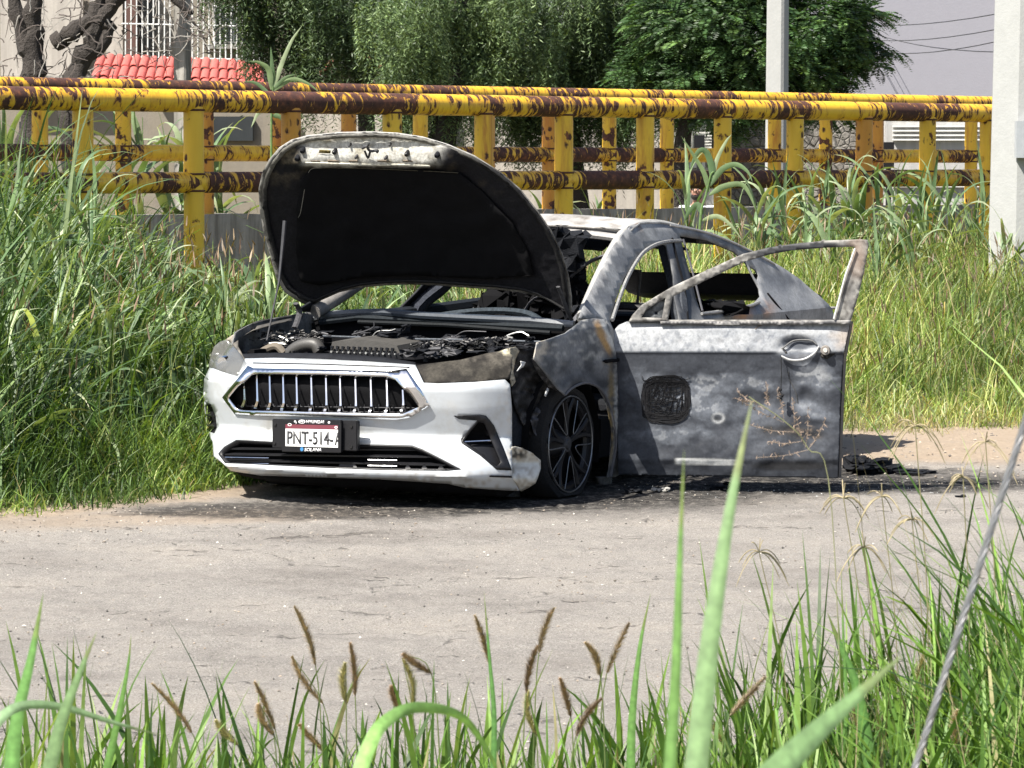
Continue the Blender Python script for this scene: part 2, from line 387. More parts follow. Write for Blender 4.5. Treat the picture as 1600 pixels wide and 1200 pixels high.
# ---------------------------------------------------------------- railings of rusty yellow pipe
def mk_rust(name, vert, rust, org=False):
    b = NB(name); oi = b.n('ShaderNodeObjectInfo'); off = b.math('MULTIPLY', oi.outputs['Random'], 37.0)
    c = b.n('ShaderNodeTexCoord'); add = b.n('ShaderNodeVectorMath', operation='ADD'); cb = b.n('ShaderNodeCombineXYZ'); b.l(off, cb.inputs[0])
    b.l(c.outputs['Object'], add.inputs[0]); b.l(cb.outputs[0], add.inputs[1])
    def mp(sc_, rot=(0, 0, 0)):
        m = b.n('ShaderNodeMapping'); m.inputs['Scale'].default_value = sc_; m.inputs['Rotation'].default_value = rot; b.l(add.outputs[0], m.inputs[0]); return m.outputs[0]
    if vert:
        n1 = b.noise(mp((1.6, 10, 10)), 1, 5, .65, .4); n2 = b.noise(mp((9, 9, 9)), 1, 4, .55); thr = n2
        stain = b.ramp(n1, [(.52, 0), (.68, 1)])
        vo = b.n('ShaderNodeTexVoronoi'); vo.inputs['Scale'].default_value = 6.5; b.l(mp((1, 1.4, 1.4)), vo.inputs['Vector'])
        wob = b.math('ADD', vo.outputs[0], b.math('MULTIPLY', b.math('SUBTRACT', b.noise(mp((30, 30, 30)), 1, 3), .5), .25))
        spots = b.math('MULTIPLY', b.ramp(wob, [(.16, 1), (.24, 0)]), b.ramp(n1, [(.42, 0), (.5, 1)]))
        dark = b.math('MAXIMUM', spots, b.ramp(n2, [(.60+rust, 0), (.64+rust, 1)]), clamp=True)
    else:
        rings = b.noise(mp((19, 6.5, 6.5), (0, .45, .2)), 1, 6, .66, .9); band = b.noise(mp((1.1, .3, .3)), 1, 2, .5)
        v = b.math('ADD', rings, b.math('MULTIPLY', b.math('SUBTRACT', band, .5), .85))
        dark = b.ramp(v, [(.50+rust, 0), (.53+rust, 1)]); stain = b.ramp(v, [(.38+rust, 0), (.52+rust, 1)])
    yel = b.mix(b.noise(mp((3, 12, 12)), 1, 4), *(((.50, .20, .03), (.70, .34, .035)) if org else ((.72, .41, .025), (.90, .57, .04))))
    y2 = b.mix(b.math('MULTIPLY', stain, .75 if vert else .6), yel, (.46, .15, .025))
    rn = b.noise(mp((18, 18, 18)), 1, 5, .7)
    rc = b.ramp(rn, [(.3, (.030, .014, .012)), (.55, (.085, .032, .022)), (.75, (.24, .085, .035))])
    b.set(Base_Color=b.mix(dark, y2, rc), Roughness=b.math('MULTIPLY_ADD', dark, .43, .42)); b.bump(b.math('ADD', b.math('MULTIPLY', dark, -.6), b.math('MULTIPLY', rn, .4)), .7, .006); return b.m
MT['rail'] = mk_rust('rusty_yellow_rail', False, .04); MT['rail_mid'] = mk_rust('half_rusted_rail', False, -.005); MT['rail_brown'] = mk_rust('very_rusty_rail', False, -.075)
MT['post'] = mk_rust('rusty_yellow_post', True, .04); MT['post_orange'] = mk_rust('orange_stained_post', True, -.02, True); MT['post_brown'] = mk_rust('very_rusty_post', True, -.10)
MT['weld'] = simple('weld_rust', (.09, .035, .02), .9, 0, .5, 30, .6)
def pipe(name, a, b, r, m, parent, seg=1.2, n=20, bulge=False):
    a = np.array(a, float); b = np.array(b, float); L = np.linalg.norm(b-a); d = (b-a)/L; k = max(2, int(L/seg)+1)
    P = np.stack([np.linspace(0, L, k), np.zeros(k), np.zeros(k)], 1); V, F = tube_data(P, r, n)
    mb = MB(); mb.add(V, F); o = mb.build(name, m, parent, col=False)
    o.location = a; o.rotation_euler = Vector(d).to_track_quat('X', 'Z').to_euler(); return o
def railing(name, label, Yl, X0, X1, ztop, zmid, zbase, r, rp, posts, rm, mm, brown, zdrop, tcuts, mcuts):
    e = empty(name, (X0, Yl(X0), zbase), label=label, cat='railing'); inv = np.array([X0, Yl(X0), zbase])
    slope = lambda x: 0.0
    def P(x, z): return np.array([x, Yl(x), z])-inv
    zt = lambda x: np.interp(x, [X0, X1], ztop); zm = lambda x: np.interp(x, [X0, X1], zmid)
    # rails in three or four welded lengths
    for nm_, cts, mats, zz, rr_ in (('top_rail', tcuts, rm, zt, r), ('middle_rail', mcuts, mm, zm, r*.93)):
        cuts = [X0]+[xat(q, Yl) for q in cts]+[X1]
        for i in range(len(cuts)-1): pipe(nm_, P(cuts[i]+.003, zz(cuts[i])), P(cuts[i+1]-.003, zz(cuts[i+1])), rr_, MT[mats[i]], e)
    for i, x in enumerate(posts):
        o = pipe('post', P(x, zbase-zdrop), P(x, zt(x)-r*.5), rp, MT[brown.get(i, 'post')], e)
        for zj, rj in ((zt(x)-r*.80, r), (zm(x)-r*.74, r), (zm(x)+r*.74, r)):
            th_ = np.linspace(0, 2*math.pi, 17); c_ = P(x, zj); mb = MB(); mb.tube([c_+np.array([rp*1.02*math.cos(t), rp*1.02*math.sin(t), .0]) for t in th_], .008, 5); mb.build('weld_bead', MT['weld'], e, col=False)
    return e
def xat(px, Yl):   # where the vertical plane y = Yl(x) is met by the column px
    k = (px-800)/FPX/CF[1]*1.0; a, b = -12.0, 20.0
    for _ in range(50):
        m = (a+b)/2; w = np.array([m, Yl(m), EYE-.1])-CAMP
        if 800+FPX*w[0]/(w@CF) < px: a = m
        else: b = m
    return (a+b)/2
def zat(py, x, Y):
    z0, z1 = -3.0, 9.0
    for _ in range(50):
        z = (z0+z1)/2; w = np.array([x, Y, z])-CAMP
        if 600-FPX*(w@CU)/(w@CF) > py: z0 = z
        else: z1 = z
    return (z0+z1)/2
near = [-45, 130, 303, 455, 613, 756, 881, 1008, 1129, 1242, 1350, 1449, 1543, 1630]
xs = [xat(p, railY) for p in near]; xa, xb = xat(-160, railY), xat(1700, railY)
def zl(pys, pxs, Yl):
    z = [zat(py, xat(px, Yl), Yl(xat(px, Yl))) for px, py in zip(pxs, pys)]; x = [xat(px, Yl) for px in pxs]
    k = (z[1]-z[0])/(x[1]-x[0]); return lambda q: z[0]+k*(q-x[0])
zt = zl((153, 177), (0, 1540), railY); zm = zl((286, 278), (150, 1500), railY)
print('near rail z', zt(xa), zt(xb), zm(xa), zm(xb))
railing('bridge_railing', 'nearer rusty yellow pipe railing crossing behind the burnt car', railY, xa, xb, (zt(xa), zt(xb)), (zm(xa), zm(xb)), .82, .084, .076, xs,
        ['rail', 'rail_brown', 'rail_mid', 'rail', 'rail_brown', 'rail_mid'], ['rail_brown', 'rail_mid', 'rail_brown', 'rail_mid', 'rail_brown', 'rail_mid'], {10: 'post_orange', 3: 'post_orange'}, .3, (325, 640, 1140, 1352, 1450), (140, 318, 600, 900, 1240))
far = [-60, 63, 193, 322, 437, 545, 657, 762, 858, 952, 1042, 1128, 1210, 1290, 1370, 1446, 1517, 1590]
xs2 = [xat(p, railY2) for p in far]; xa2, xb2 = xat(-160, railY2), xat(1700, railY2)
zt2 = zl((134, 160), (0, 1450), railY2); zm2 = zl((238, 244), (0, 1450), railY2)
print('far rail z', zt2(xa2), zt2(xb2), zm2(xa2), zm2(xb2))
wt = zat(336, xat(250, railY2), railY2(xat(250, railY2)))
railing('bridge_railing', 'farther rusty yellow pipe railing standing on the low concrete wall', railY2, xa2, xb2, (zt2(xa2), zt2(xb2)), (zm2(xa2), zm2(xb2)), wt, .084, .076, xs2,
        ['rail_brown', 'rail_mid', 'rail'], ['rail_brown', 'rail', 'rail_brown', 'rail_mid', 'rail_brown', 'rail_mid'], {1: 'post', 2: 'post_brown', 3: 'post_orange', 4: 'post_orange', 5: 'post_orange', 7: 'post_orange', 8: 'post_orange', 9: 'post_brown', 10: 'post', 11: 'post_orange', 13: 'post_brown', 14: 'post_orange'}, .05, (700, 1150), (120, 445, 1030, 1310, 1400))
def mk_conc(name, c0, c1, streak=True, warm=(.30, .27, .22)):
    b = NB(name); v = b.coord(); n = b.noise(v, 6, 8, .7); s = b.noise(b.coord((3, 3, .35)), 2.2, 5, .65)
    c = b.mix(n, c0, c1)
    if streak: c = b.mix(b.ramp(s, [(.40, .0), (.62, .75)]), c, tuple(x*.3 for x in warm))
    b.set(Base_Color=c, Roughness=.9); b.bump(b.noise(v, 30, 6, .7), .4, .01); return b.m
MT['conc'] = mk_conc('stained_concrete', (.22, .21, .19), (.40, .38, .35)); MT['pole'] = mk_conc('pole_concrete', (.27, .275, .27), (.37, .375, .37), False)
d1 = np.array([1, 1.0, 0])/math.sqrt(2)
def wall_along(name, Yl, xa, xb, z0, z1, th, m, off=0, label=None, cat=None, n=14):
    e = None; mb = MB(); N = 60
    x = np.linspace(xa, xb, N); nrm = np.array([1, -1, 0])/math.sqrt(2)
    A = np.stack([x, Yl(x), x*0], 1)+nrm*off; B = A-nrm*th
    top = z1+(fbm(x*3, x*0, 8, 3)-.5)*.03
    V = np.concatenate([np.c_[A[:, :2], x*0+z0], np.c_[A[:, :2], top], np.c_[B[:, :2], top], np.c_[B[:, :2], x*0+z0]])
    F = [(i+k*N, i+1+k*N, i+1+(k+1)*N, i+(k+1)*N) for k in range(3) for i in range(N-1)]
    mb.add(V, F); return tag(mb.build(name, m, None, col=False), label, cat)
wall_along('parapet_wall', railY2, xa2, xb2, -.5, wt, .35, MT['conc'], .16, 'low stained concrete wall under the farther yellow railing', 'wall')
# painted smears on the low wall
# ---------------------------------------------------------------- poles
def pole(name, px, pyb, Y, w0, w1, h, label, lean=0, rot=-24, base=True, m='pole'):
    p = at(px, pyb, Y); z0 = float(GZ(p[0], p[1]))-.2; P = [(0, 0, 0), (lean*h, 0, h)]
    mb = MB(); bev = .18
    rings = []
    for (w, z, lx) in ((w0, 0, 0), (w1, h, lean*h)):
        a = w/2; c = a*bev*1.4; q = [(a, a-c), (a-c, a), (-a+c, a), (-a, a-c), (-a, -a+c), (-a+c, -a), (a-c, -a), (a, -a+c)]
        rz = math.radians(rot); rings += [(x*math.cos(rz)-y*math.sin(rz)+lx, x*math.sin(rz)+y*math.cos(rz), z) for x, y in q]
    mb.add(rings, [(i, (i+1) % 8, 8+(i+1) % 8, 8+i) for i in range(8)]+[tuple(range(8, 16))])
    o = mb.build(name, MT[m], None, sharp=20, col=False); o.location = (p[0], p[1], z0); return tag(o, label, 'utility pole')
pole('utility_pole', 1590, 370, 29.5, .40, .30, 9, 'thick pale concrete pole at the right end of the near railing', .010, -50)
_p = bpy.data.objects['utility_pole']; _o = box('metal_plate', at(1600, 218, 29.2)-np.array(_p.location), (.14, .12, .30), simple('galvanised', (.42, .44, .46), .5, .3), _p)
pole('utility_pole', 1212, 320, 46, .26, .21, 9, 'slim white concrete pole in front of the feathery tree', .004)
pole('utility_pole', 286, 250, 47, .20, .17, 7, 'slim weathered pole in front of the red tiled roof', 0, m='conc')
# ---------------------------------------------------------------- the burnt car
car = empty('burnt_car', tuple(CO), math.atan2(FW[1], FW[0]), 'burnt-out white saloon with raised bonnet and open front door on the dirt road edge', 'car')
K = lambda *a: np.array(a, float)
ZP = [-.2, .08, .17, .21, .36, .50, .60, .68, .74, .80, .86, 1.0]; OP = [-.14, -.09, .025, .02, -.075, -.02, 0, -.07, -.18, -.36, -.55, -1.2]
def Ff(y, z):
    a = np.abs(y+.02); return .985-.215*(a/.88)**2.2-2.6*np.maximum(0, a-.70)**2+np.interp(z, ZP, OP)
gF = lambda P: P[..., 0]-Ff(P[..., 1], P[..., 2])
def front(off=0):
    def f(px, py): P = solve(px, py, gF, 0, 1.6, -.25); d = cray(px, py); d = d/np.linalg.norm(d, axis=-1)[..., None]; return P-d*off
    return f
def fr(px, py, off=0): return front(off)(np.array([px], float), np.array([py], float))[0]
def mixc(a, b, t): t = np.clip(t, 0, 1)[..., None]; return np.array(a)*(1-t)+np.array(b)*t
WHITE = (.50, .53, .56)
def col_bumper(px, py):
    n = fbm(px/22, py/22, 3); n2 = fbm(px/5, py/5, 8)
    c = mixc(WHITE, (.50, .48, .44), sstep(.55, .8, n)*.3)
    c = mixc(c, (.28, .24, .20), sstep(.60, .75, n2)*sstep(715, 765, py)*.8)
    c = mixc(c, (.45, .40, .33), sstep(.5, .7, n2)*sstep(770, 800, px)*.5)
    c = mixc(c, (.16, .15, .14), sstep(.46, .60, fbm(px/9, py/16, 55))*np.maximum(sstep(612, 596, py)*sstep(650, 690, px), sstep(566, 556, py))*.25); c = mixc(c, (.25, .24, .23), sstep(.63, .66, fbm(px/30, py/3, 58))*.12); return c
bump_out = [(383, 560), (430, 559), (500, 561), (580, 565), (649, 570), (638, 578), (668, 600), (641, 605), (685, 599), (740, 597), (789, 593), (797, 601), (800, 640), (800, 700), (801, 746), (812, 767), (785, 766), (725, 762),
            (700, 756), (640, 752), (593, 749), (500, 746), (407, 743), (361, 736), (345, 722), (330, 713), (332, 690), (322, 680), (314, 672), (313, 640), (312.5, 621), (316, 592), (327, 572), (348, 581), (371, 587)]
bump_out = [(383, 560), (430, 559), (500, 561), (580, 565), (649, 570), (662, 598), (685, 599), (740, 597), (789, 593), (797, 601), (800, 640), (800, 700), (801, 746), (812, 767), (785, 766), (725, 762),
            (700, 756), (640, 752), (593, 749), (500, 746), (407, 743), (361, 736), (345, 722), (334, 713), (332, 690), (326, 680), (322, 660), (319, 640), (317.5, 615), (319, 592), (328, 573), (348, 581), (371, 587)]
grille_o = [(347, 621), (372, 590), (387, 571), (396, 575), (500, 577), (607, 580), (635, 576), (655, 605), (671, 634), (638.7, 653), (618, 656), (500, 651), (400, 649), (366.7, 647)]
grille_i = [(355, 623), (374, 600), (392, 583.5), (400, 582), (500, 583.5), (604, 587), (617, 592), (637, 614), (654.7, 636), (628, 648), (500, 645), (380, 642), (369, 640)]
intake = [(340, 709), (350, 698), (369, 687), (423, 690), (500, 692), (559, 694), (644, 696), (660, 702), (690, 717), (722, 734), (700, 736), (600, 735), (500, 731), (380, 725), (351, 724)]
fog = [(709, 650), (750, 648), (760, 650), (772, 665), (786, 698), (800, 735), (777, 734), (750, 711), (721, 692), (720, 686), (746, 657), (717, 655)]
fogl = [(320, 632), (331, 635), (337, 650), (339, 668), (335, 677), (324, 674)]
gi_hole = [(350, 622), (388, 576), (500, 580), (632, 581), (663, 635), (636, 651), (500, 649), (370, 645)]
o = panel('bumper', bump_out, [gi_hole, intake, [(712, 651), (750, 650), (759, 652), (770, 666), (784, 698), (796, 732), (777, 731), (751, 708), (724, 690), (723, 686), (750, 656)], fogl], 6, front(), MT['paint'], car, col_bumper, .004, -1)
bumper = o
panel('upper_lip', [(395, 566), (500, 568), (640, 573), (640, 575), (500, 570), (395, 568)], [], 5, front(.002), MT['black'], bumper, None, .002)
panel('crease_trim', [(765, 743), (800, 744), (800, 746.5), (765, 745.5)], [], 4, front(.006), MT['black'], bumper, None, .003)
# torn lower corner of the bumper skin
def torn(px, py):
    P = cpl(px, py, 1, .87) if False else None
    d = cray(px, py); x = .64-(px-800)/45*.20+.03*np.sin(py/9); t = (x-CARCAM[0])/d[:, 0]; return CARCAM+d*t[:, None]
def col_torn(px, py):
    n = fbm(px/6, py/6, 5); c = mixc((.62, .60, .54), (.40, .35, .28), sstep(.4, .7, n)); return mixc(c, (.03, .03, .03), sstep(.50, .56, fbm(px/5, py/9, 12))*ell(px, py, 808, 708, 22, 9))
panel('torn_corner', [(800, 699), (806, 698), (817, 701), (830, 707), (845, 719), (845, 732), (841, 745), (837, 755), (825, 763), (814, 768), (801, 747)], [], 4, torn, MT['paint'], bumper, col_torn, .004)
# grille
gb = panel('grille', [(350, 622), (388, 578), (500, 581), (630, 583), (660, 635), (632, 651), (500, 648), (370, 643)], [], 12, lambda px, py: front(-.085)(px, py), MT['void'], car, None, .004)
panel('chrome_surround', grille_o, [grille_i], 7, front(.012), MT['chrome'], gb, None, .02, -1, True, 25)
bt = [(382, 593, 637), (402, 585, 639), (422, 584.5, 641), (443, 584.5, 642), (464, 585, 643), (487, 585.5, 644), (510, 586.5, 645), (532, 587.5, 646), (556, 588.5, 646.5), (580, 590, 647), (605, 592, 647), (630, 609, 645)]
for i, (x, y0, y1) in enumerate(bt):
    mb = MB(); ys = np.array([y0, y1-18, y1-12, y1-1]); xx = np.array([x-1, x, x, x-3.5])
    wid = [2.0, 2.6, 3.2, 4.6]; dep = [-.035, -.006, .004, -.015]
    L = []; R_ = []
    for q in range(4): L.append(fr(xx[q]-wid[q]/2, ys[q], dep[q])); R_.append(fr(xx[q]+wid[q]/2, ys[q], dep[q]))
    B = [p-K(.03, 0, 0) for p in L]; B2 = [p-K(.03, 0, 0) for p in R_]; V = L+R_+B+B2
    Fq = []
    for q in range(3): Fq += [(q, q+4, q+5, q+1), (q+4, q+12, q+13, q+5), (q+8, q, q+1, q+9)]
    mb.add(V, Fq); mb.build('grille_bar', MT['chrome'], gb, col=False, sharp=30)
mb = MB()
for y in (638, 645): mb.tube([fr(x, y-4+(x-350)*.012, -.05) for x in range(368, 650, 20)], .0022, 4)
for i in range(13): x = 372+i*22; mb.tube([fr(x, 632, -.055), fr(x, 646, -.05)], .0018, 4)
mb.build('mesh_bars', MT['rod'], gb, col=False)
# lower intake
lg = panel('lower_grille', intake, [], 14, lambda px, py: front(-.10)(px, py), MT['void'], car, None, .004)
panel('intake_lip', [(p[0], p[1]) for p in intake], [[(344, 709), (353, 700), (370, 689), (423, 692), (500, 694), (559, 696), (643, 698.5), (659, 704), (688, 718.5), (714, 732.5), (600, 732.5), (500, 728.5), (380, 723), (354, 722)]], 7, front(-.004), MT['black'], lg, None, .05, 1)
for y0, sl, xa_, xb_ in ((700, .006, 352, 664), (709, .012, 346, 680), (718, .022, 350, 696), (727, .02, 372, 712)):
    mb = MB(); X = np.linspace(xa_, xb_, 24); t = [fr(x, y0+sl*(x-350), -.035) for x in X]
    V = t+[p+K(0, 0, -.008) for p in t]+[p+K(-.04, 0, -.008) for p in t]+[p+K(-.04, 0, .004) for p in t]; n = 24
    mb.add(V, [(a*n+i, a*n+i+1, ((a+1) % 4)*n+i+1, ((a+1) % 4)*n+i) for a in range(4) for i in range(n-1)]); mb.build('slat', MT['black'], lg, col=False, smooth=False)
for y0 in (714.5, 723.5):
    for xa_, xb_ in ((352, 420), (575, 620)):
        mb = MB(); mb.tube([fr(x, y0+.018*(x-350), -.012) for x in np.linspace(xa_, xb_, 8)], .0028, 5); mb.build('chrome_strip', MT['chrome'], lg, col=False)
# fog lamp recess, right of the picture
fg = panel('fog_lamp_recess', fog, [[(724, 689), (748, 659), (757, 662), (783, 722), (776, 729), (750, 707)]], 6, front(.004), MT['black'], car, None, .012, -1)
panel('recess_back', fog, [], 8, front(-.07), MT['void'], fg, None, 0)
mb = MB(); P0, P1 = fr(726, 690.5, -.008), fr(777, 688, -.008); mb.tube([P0, (P0+P1)/2, P1], .0045, 6); mb.build('silver_bar', MT['chrome'], fg, col=False)
panel('recess_blade', [(722, 688), (745, 706), (778, 733), (797, 734), (786, 698), (776, 694), (740, 694)], [], 8, front(-.035), MT['black'], fg, None, .01)
fl = panel('fog_lamp_recess', [(313, 630), (331, 633), (339, 650), (341, 670), (336, 680), (322, 677)], [], 6, front(-.05), MT['void'], car, None, 0)
for yy in (648, 664):
    mb = MB(); mb.tube([fr(321, yy, -.02), fr(336, yy+2, -.02)], .006, 5); mb.build('recess_blade', MT['black'], fl, col=False)
# black undertray below the bumper
def under(px, py): return front(-.06)(px, py)
panel('undertray', [(362, 735), (407, 742), (500, 745), (593, 748), (700, 755), (785, 764), (806, 767), (790, 776), (700, 772), (560, 764), (430, 754), (380, 744)], [], 10, under, MT['void'], car, None, .01)
# number plate: holder, frame, plate, writing
PX = K(1, 0, 0)
def plate_pt(px, py, x): return cpl(px, py, 0, x)
xp = .998
def pbox(name, pts, x, th, m, parent, bev=0):
    p = [cpl(a, b, 0, x) for a, b in pts]; bm = bmesh.new(); vs = [bm.verts.new(q) for q in p]; f = bm.faces.new(vs)
    r = bmesh.ops.extrude_face_region(bm, geom=[f]); bmesh.ops.translate(bm, verts=[v for v in r['geom'] if isinstance(v, bmesh.types.BMVert)], vec=(-th, 0, 0))
    bmesh.ops.recalc_face_normals(bm, faces=bm.faces)
    if bev: bmesh.ops.bevel(bm, geom=bm.edges[:], offset=bev, segments=2, affect='EDGES')
    return bmo(name, bm, m, parent, smooth=bool(bev))
hold = pbox('plate_holder', [(425, 654.5), (558, 657.5), (558, 705), (425, 700)], xp, .03, MT['black'], car, .004)
for a, b in ((430, 663.5), (429, 692.5), (549, 666.5), (548.5, 698)):
    mb = MB(); c = cpl(a, b, 0, xp+.001); mb.tube([c-PX*.004, c+PX*.004], .008, 10); mb.build('bolt', MT['rubber'], hold, col=False)
frame = pbox('plate_frame', [(441, 655), (533, 656.5), (532, 708), (440, 706)], xp+.014, .02, MT['black'], hold, .003)
platem = simple('plate_white', (.72, .73, .72), .45, 0, .08, 9, .05); redm = simple('plate_maroon', (.16, .035, .05), .45, 0, .2, 9, .05)
inkm = simple('plate_ink', (.035, .035, .04), .5, 0, .1, 9, 0); whm = simple('white_print', (.85, .85, .86), .4, 0, .05, 9, 0); blm = simple('blue_print', (.05, .20, .42), .4, 0, .1, 9, 0)
pbox('license_plate', [(446, 668.5), (528, 670), (528, 699.5), (446, 697)], xp+.0165, .002, platem, hold)
pbox('plate_band', [(446, 663), (528, 664.5), (528, 671), (446, 669.3)], xp+.0175, .002, redm, hold)
def text(name, s, p0, p1, hpx, x, m, parent, bold=.0, shear=0):
    c = bpy.data.curves.new(name, 'FONT'); c.body = s; c.extrude = .0; c.offset = bold; c.shear = shear; c.size = 1
    t = bpy.data.objects.new('t', c); COL.objects.link(t); dg = bpy.context.evaluated_depsgraph_get(); me = bpy.data.meshes.new_from_object(t.evaluated_get(dg))
    bpy.data.objects.remove(t); V = np.array([v.co[:] for v in me.vertices]); lo, hi = V.min(0), V.max(0)
    u = (V[:, 0]-lo[0])/(hi[0]-lo[0]); v = (V[:, 1]-lo[1])/(hi[1]-lo[1])
    px = p0[0]+(p1[0]-p0[0])*u; py = p0[1]+(p1[1]-p0[1])*u-hpx*v
    P = cpl_arr(px, py, x)
    for i, q in enumerate(P): me.vertices[i].co = q
    me.materials.clear(); me.materials.append(m); me.update(); o = link(name, me, parent)
    s_ = o.modifiers.new('thickness', 'SOLIDIFY'); s_.thickness = .0012; s_.offset = 0; return o
def cpl_arr(px, py, x):
    d = cray(px, py); t = (x-CARCAM[0])/d[..., 0]; return CARCAM+d*t[..., None]
text('plate_number', 'PNT-514-', (448.8, 693.6), (520.3, 695.2), 20.5, xp+.0182, inkm, hold, .012)
text('plate_number', 'A', (523.2, 695.3), (531.5, 695.5), 19.5, xp+.0182, inkm, hold, .012)
pbox('frame_edge', [(528, 662), (533.2, 662), (532.6, 707), (528, 706.5)], xp+.021, .006, MT['black'], hold)
text('frame_lettering', 'HYUNDAI', (478.8, 661.6), (506.2, 662.1), 5.2, xp+.0152, whm, hold, .02)
text('frame_lettering', 'SOLANA', (475.8, 705.2), (502.5, 705.6), 5.2, xp+.0152, whm, hold, .015, .15)
def disc(name, cx, cy, rx, ry, x, m, parent, hole=0, tilt=0, n=24):
    bm = bmesh.new(); th = np.arange(n)*2*math.pi/n
    o_ = [bm.verts.new(cpl(cx+rx*math.cos(t)-ry*math.sin(t)*tilt, cy-ry*math.sin(t), 0, x)) for t in th]
    if hole:
        i_ = [bm.verts.new(cpl(cx+rx*hole*math.cos(t)-ry*hole*math.sin(t)*tilt, cy-ry*hole*math.sin(t), 0, x)) for t in th]
        for k in range(n): bm.faces.new((o_[k], o_[(k+1) % n], i_[(k+1) % n], i_[k]))
    else: bm.faces.new(o_)
    o = bmo(name, bm, m, parent); s_ = o.modifiers.new('thickness', 'SOLIDIFY'); s_.thickness = .001; return o
disc('frame_emblem', 471.7, 658.8, 5.4, 3.0, xp+.0155, whm, hold, .76)
text('frame_emblem_letter', 'H', (468.6, 661.0), (474.8, 661.0), 4.4, xp+.0153, whm, hold, .03, .45)
disc('frame_mark', 471.5, 701.8, 2.6, 3.2, xp+.0155, blm, hold)
text('band_mark', ')', (461.5, 662.5), (463.5, 662.5), 4, xp+.0185, whm, hold, 0, 0)
disc('band_mark', 452.5, 663.5, 3, 2.2, xp+.0185, whm, hold, .7); disc('band_mark', 525, 667.8, 2.4, 2, xp+.0185, whm, hold, .6)
disc('band_mark', 514, 660, 1.8, 1.8, xp+.0155, whm, hold, .5); disc('band_mark', 461, 658.5, 1.6, 1.6, xp+.0155, whm, hold, .5)
# headlight, left of the picture
hl = panel('headlight', [(326, 573), (329, 556), (335, 541), (343, 534), (352, 531), (362, 535), (374, 551), (386, 568), (371, 588), (348, 581)], [], 6, front(.004), MT['lens'], car, None, .004)
panel('lamp_housing', [(326, 573), (329, 556), (335, 541), (352, 532), (364, 537), (386, 568), (371, 588), (348, 581)], [], 7, front(-.09), simple('lamp_grey', (.22, .22, .22), .3, .5, .5, 12, .3), hl, None, 0)
for q in ((338, 561), (352, 566)):
    mb = MB(); c = fr(q[0], q[1], -.06); mb.tube([c, c+K(.03, 0, 0)], [.035, .028], 14); mb.build('lamp_reflector', MT['chrome'], hl, col=False)
def col_char(px, py):
    n = fbm(px/14, py/10, 4); c = mixc((.018, .016, .014), (.050, .045, .037), sstep(.35, .7, n)); c = mixc(c, (.10, .09, .075), sstep(0, 1, (563-py-(640-px)*.10)/10)*.6*sstep(.3, .6, n))
    return mixc(c, (.50, .46, .34), ell(px, py, 792, 548, 11, 6, .2)*sstep(.35, .5, fbm(px/5, py/5, 2)))
panel('scorched_light_panel', [(651, 571.5), (662, 569), (720, 562), (765, 551), (780, 549), (795, 543.5), (801, 553), (800, 575), (797, 592), (789, 593), (740, 597), (685, 598), (664, 598)], [], 6, front(-.004), MT['soot'], car, col_char, .004)
panel('scorched_light_edge', [(352, 531), (362, 524), (390, 512), (430, 502), (455, 497), (457, 500), (432, 505), (394, 516), (372, 529), (372, 541), (386, 567), (380, 560), (363, 537)], [], 6, lambda px, py: front(.0)(px, py), MT['soot'], car, lambda px, py: mixc((.05, .048, .045), (.26, .235, .20), sstep(.3, .6, fbm(px/14, py/9, 3))*sstep(430, 360, px)), .004)
# radiator support strip behind the bumper top
panel('radiator_support', [(383, 560.5), (374, 553), (430, 551), (520, 552), (600, 558), (649, 566), (649, 570.5), (580, 565.5), (500, 561.5), (430, 559.5)], [], 7, front(-.01), MT['char'], car, None, .004)

# ------------------------------------------------ side of the body
def Sy(z): return np.where(z < .86, .88-.05*np.maximum(0, .35-z)/.35, .875-.50*(z-.86)-.02*np.minimum(1, (z-.86)/.1))
gS = lambda P: P[..., 1]-Sy(P[..., 2])
def side(off=0):
    def f(px, py):
        P = solve(px, py, gS, 1, 1.3, .2); return P+np.array([0, off, 0])
    return f
def sxz(px, py): P = side()(np.array([px], float), np.array([py], float))[0]; return (P[0], P[2])
PXS = lambda pts: [sxz(*p) for p in pts]
ARCH = lambda cx, cz, r, a0=200, a1=-20, n=12: [(cx+r*math.cos(math.radians(a)), cz+r*math.sin(math.radians(a))) for a in np.linspace(a0, a1, n)]
rail_px = [(1000, 347), (1030, 346.5), (1070, 353), (1110, 363), (1150, 379), (1190, 399), (1225, 419), (1250, 436), (1278, 460), (1300, 482)]
frontdoor = [(-.52, .17)]+PXS([(953, 502), (960, 475), (975, 435), (998, 400), (1018, 386), (1042, 379), (1048, 381)])+[(-1.52, .86), (-1.50, .17)]
frontdoor = [(-.52, .17)]+PXS([(953, 502), (960, 475), (975, 435), (998, 400), (1018, 386), (1036, 380), (1042, 384), (1053, 430), (1062, 502)])+[(-1.32, .17)]
rearwin = PXS([(1062, 368), (1105, 375), (1148, 393), (1166, 410), (1187, 450), (1189, 462), (1178, 474), (1140, 482), (1095, 488), (1084, 450)])
quarter = PXS([(1170, 414), (1181, 421), (1186, 430), (1184, 440), (1178, 432)])
outer = PXS([(942, 499), (905, 497), (922, 460), (940, 423), (957, 388), (975, 363), (988, 351)]+rail_px)+[(-3.66, .60), (-3.66, .25), (-3.12, .16)]+ARCH(-2.70, .27, .37, 195, -15)[::1][::-1][::-1]
outer = PXS([(942, 499), (905, 497), (922, 460), (940, 423), (957, 388), (975, 363), (988, 351)]+rail_px)+[(-3.50, .60), (-3.46, .25), (-3.10, .17)]+ARCH(-2.70, .27, .37, 190, -10)+[(-2.30, .14), (-.47, .12)]
def smap(sgn=1, off=0):
    def f(x, z): return np.stack([x, sgn*(Sy(z)+off), z], 1)
    return f
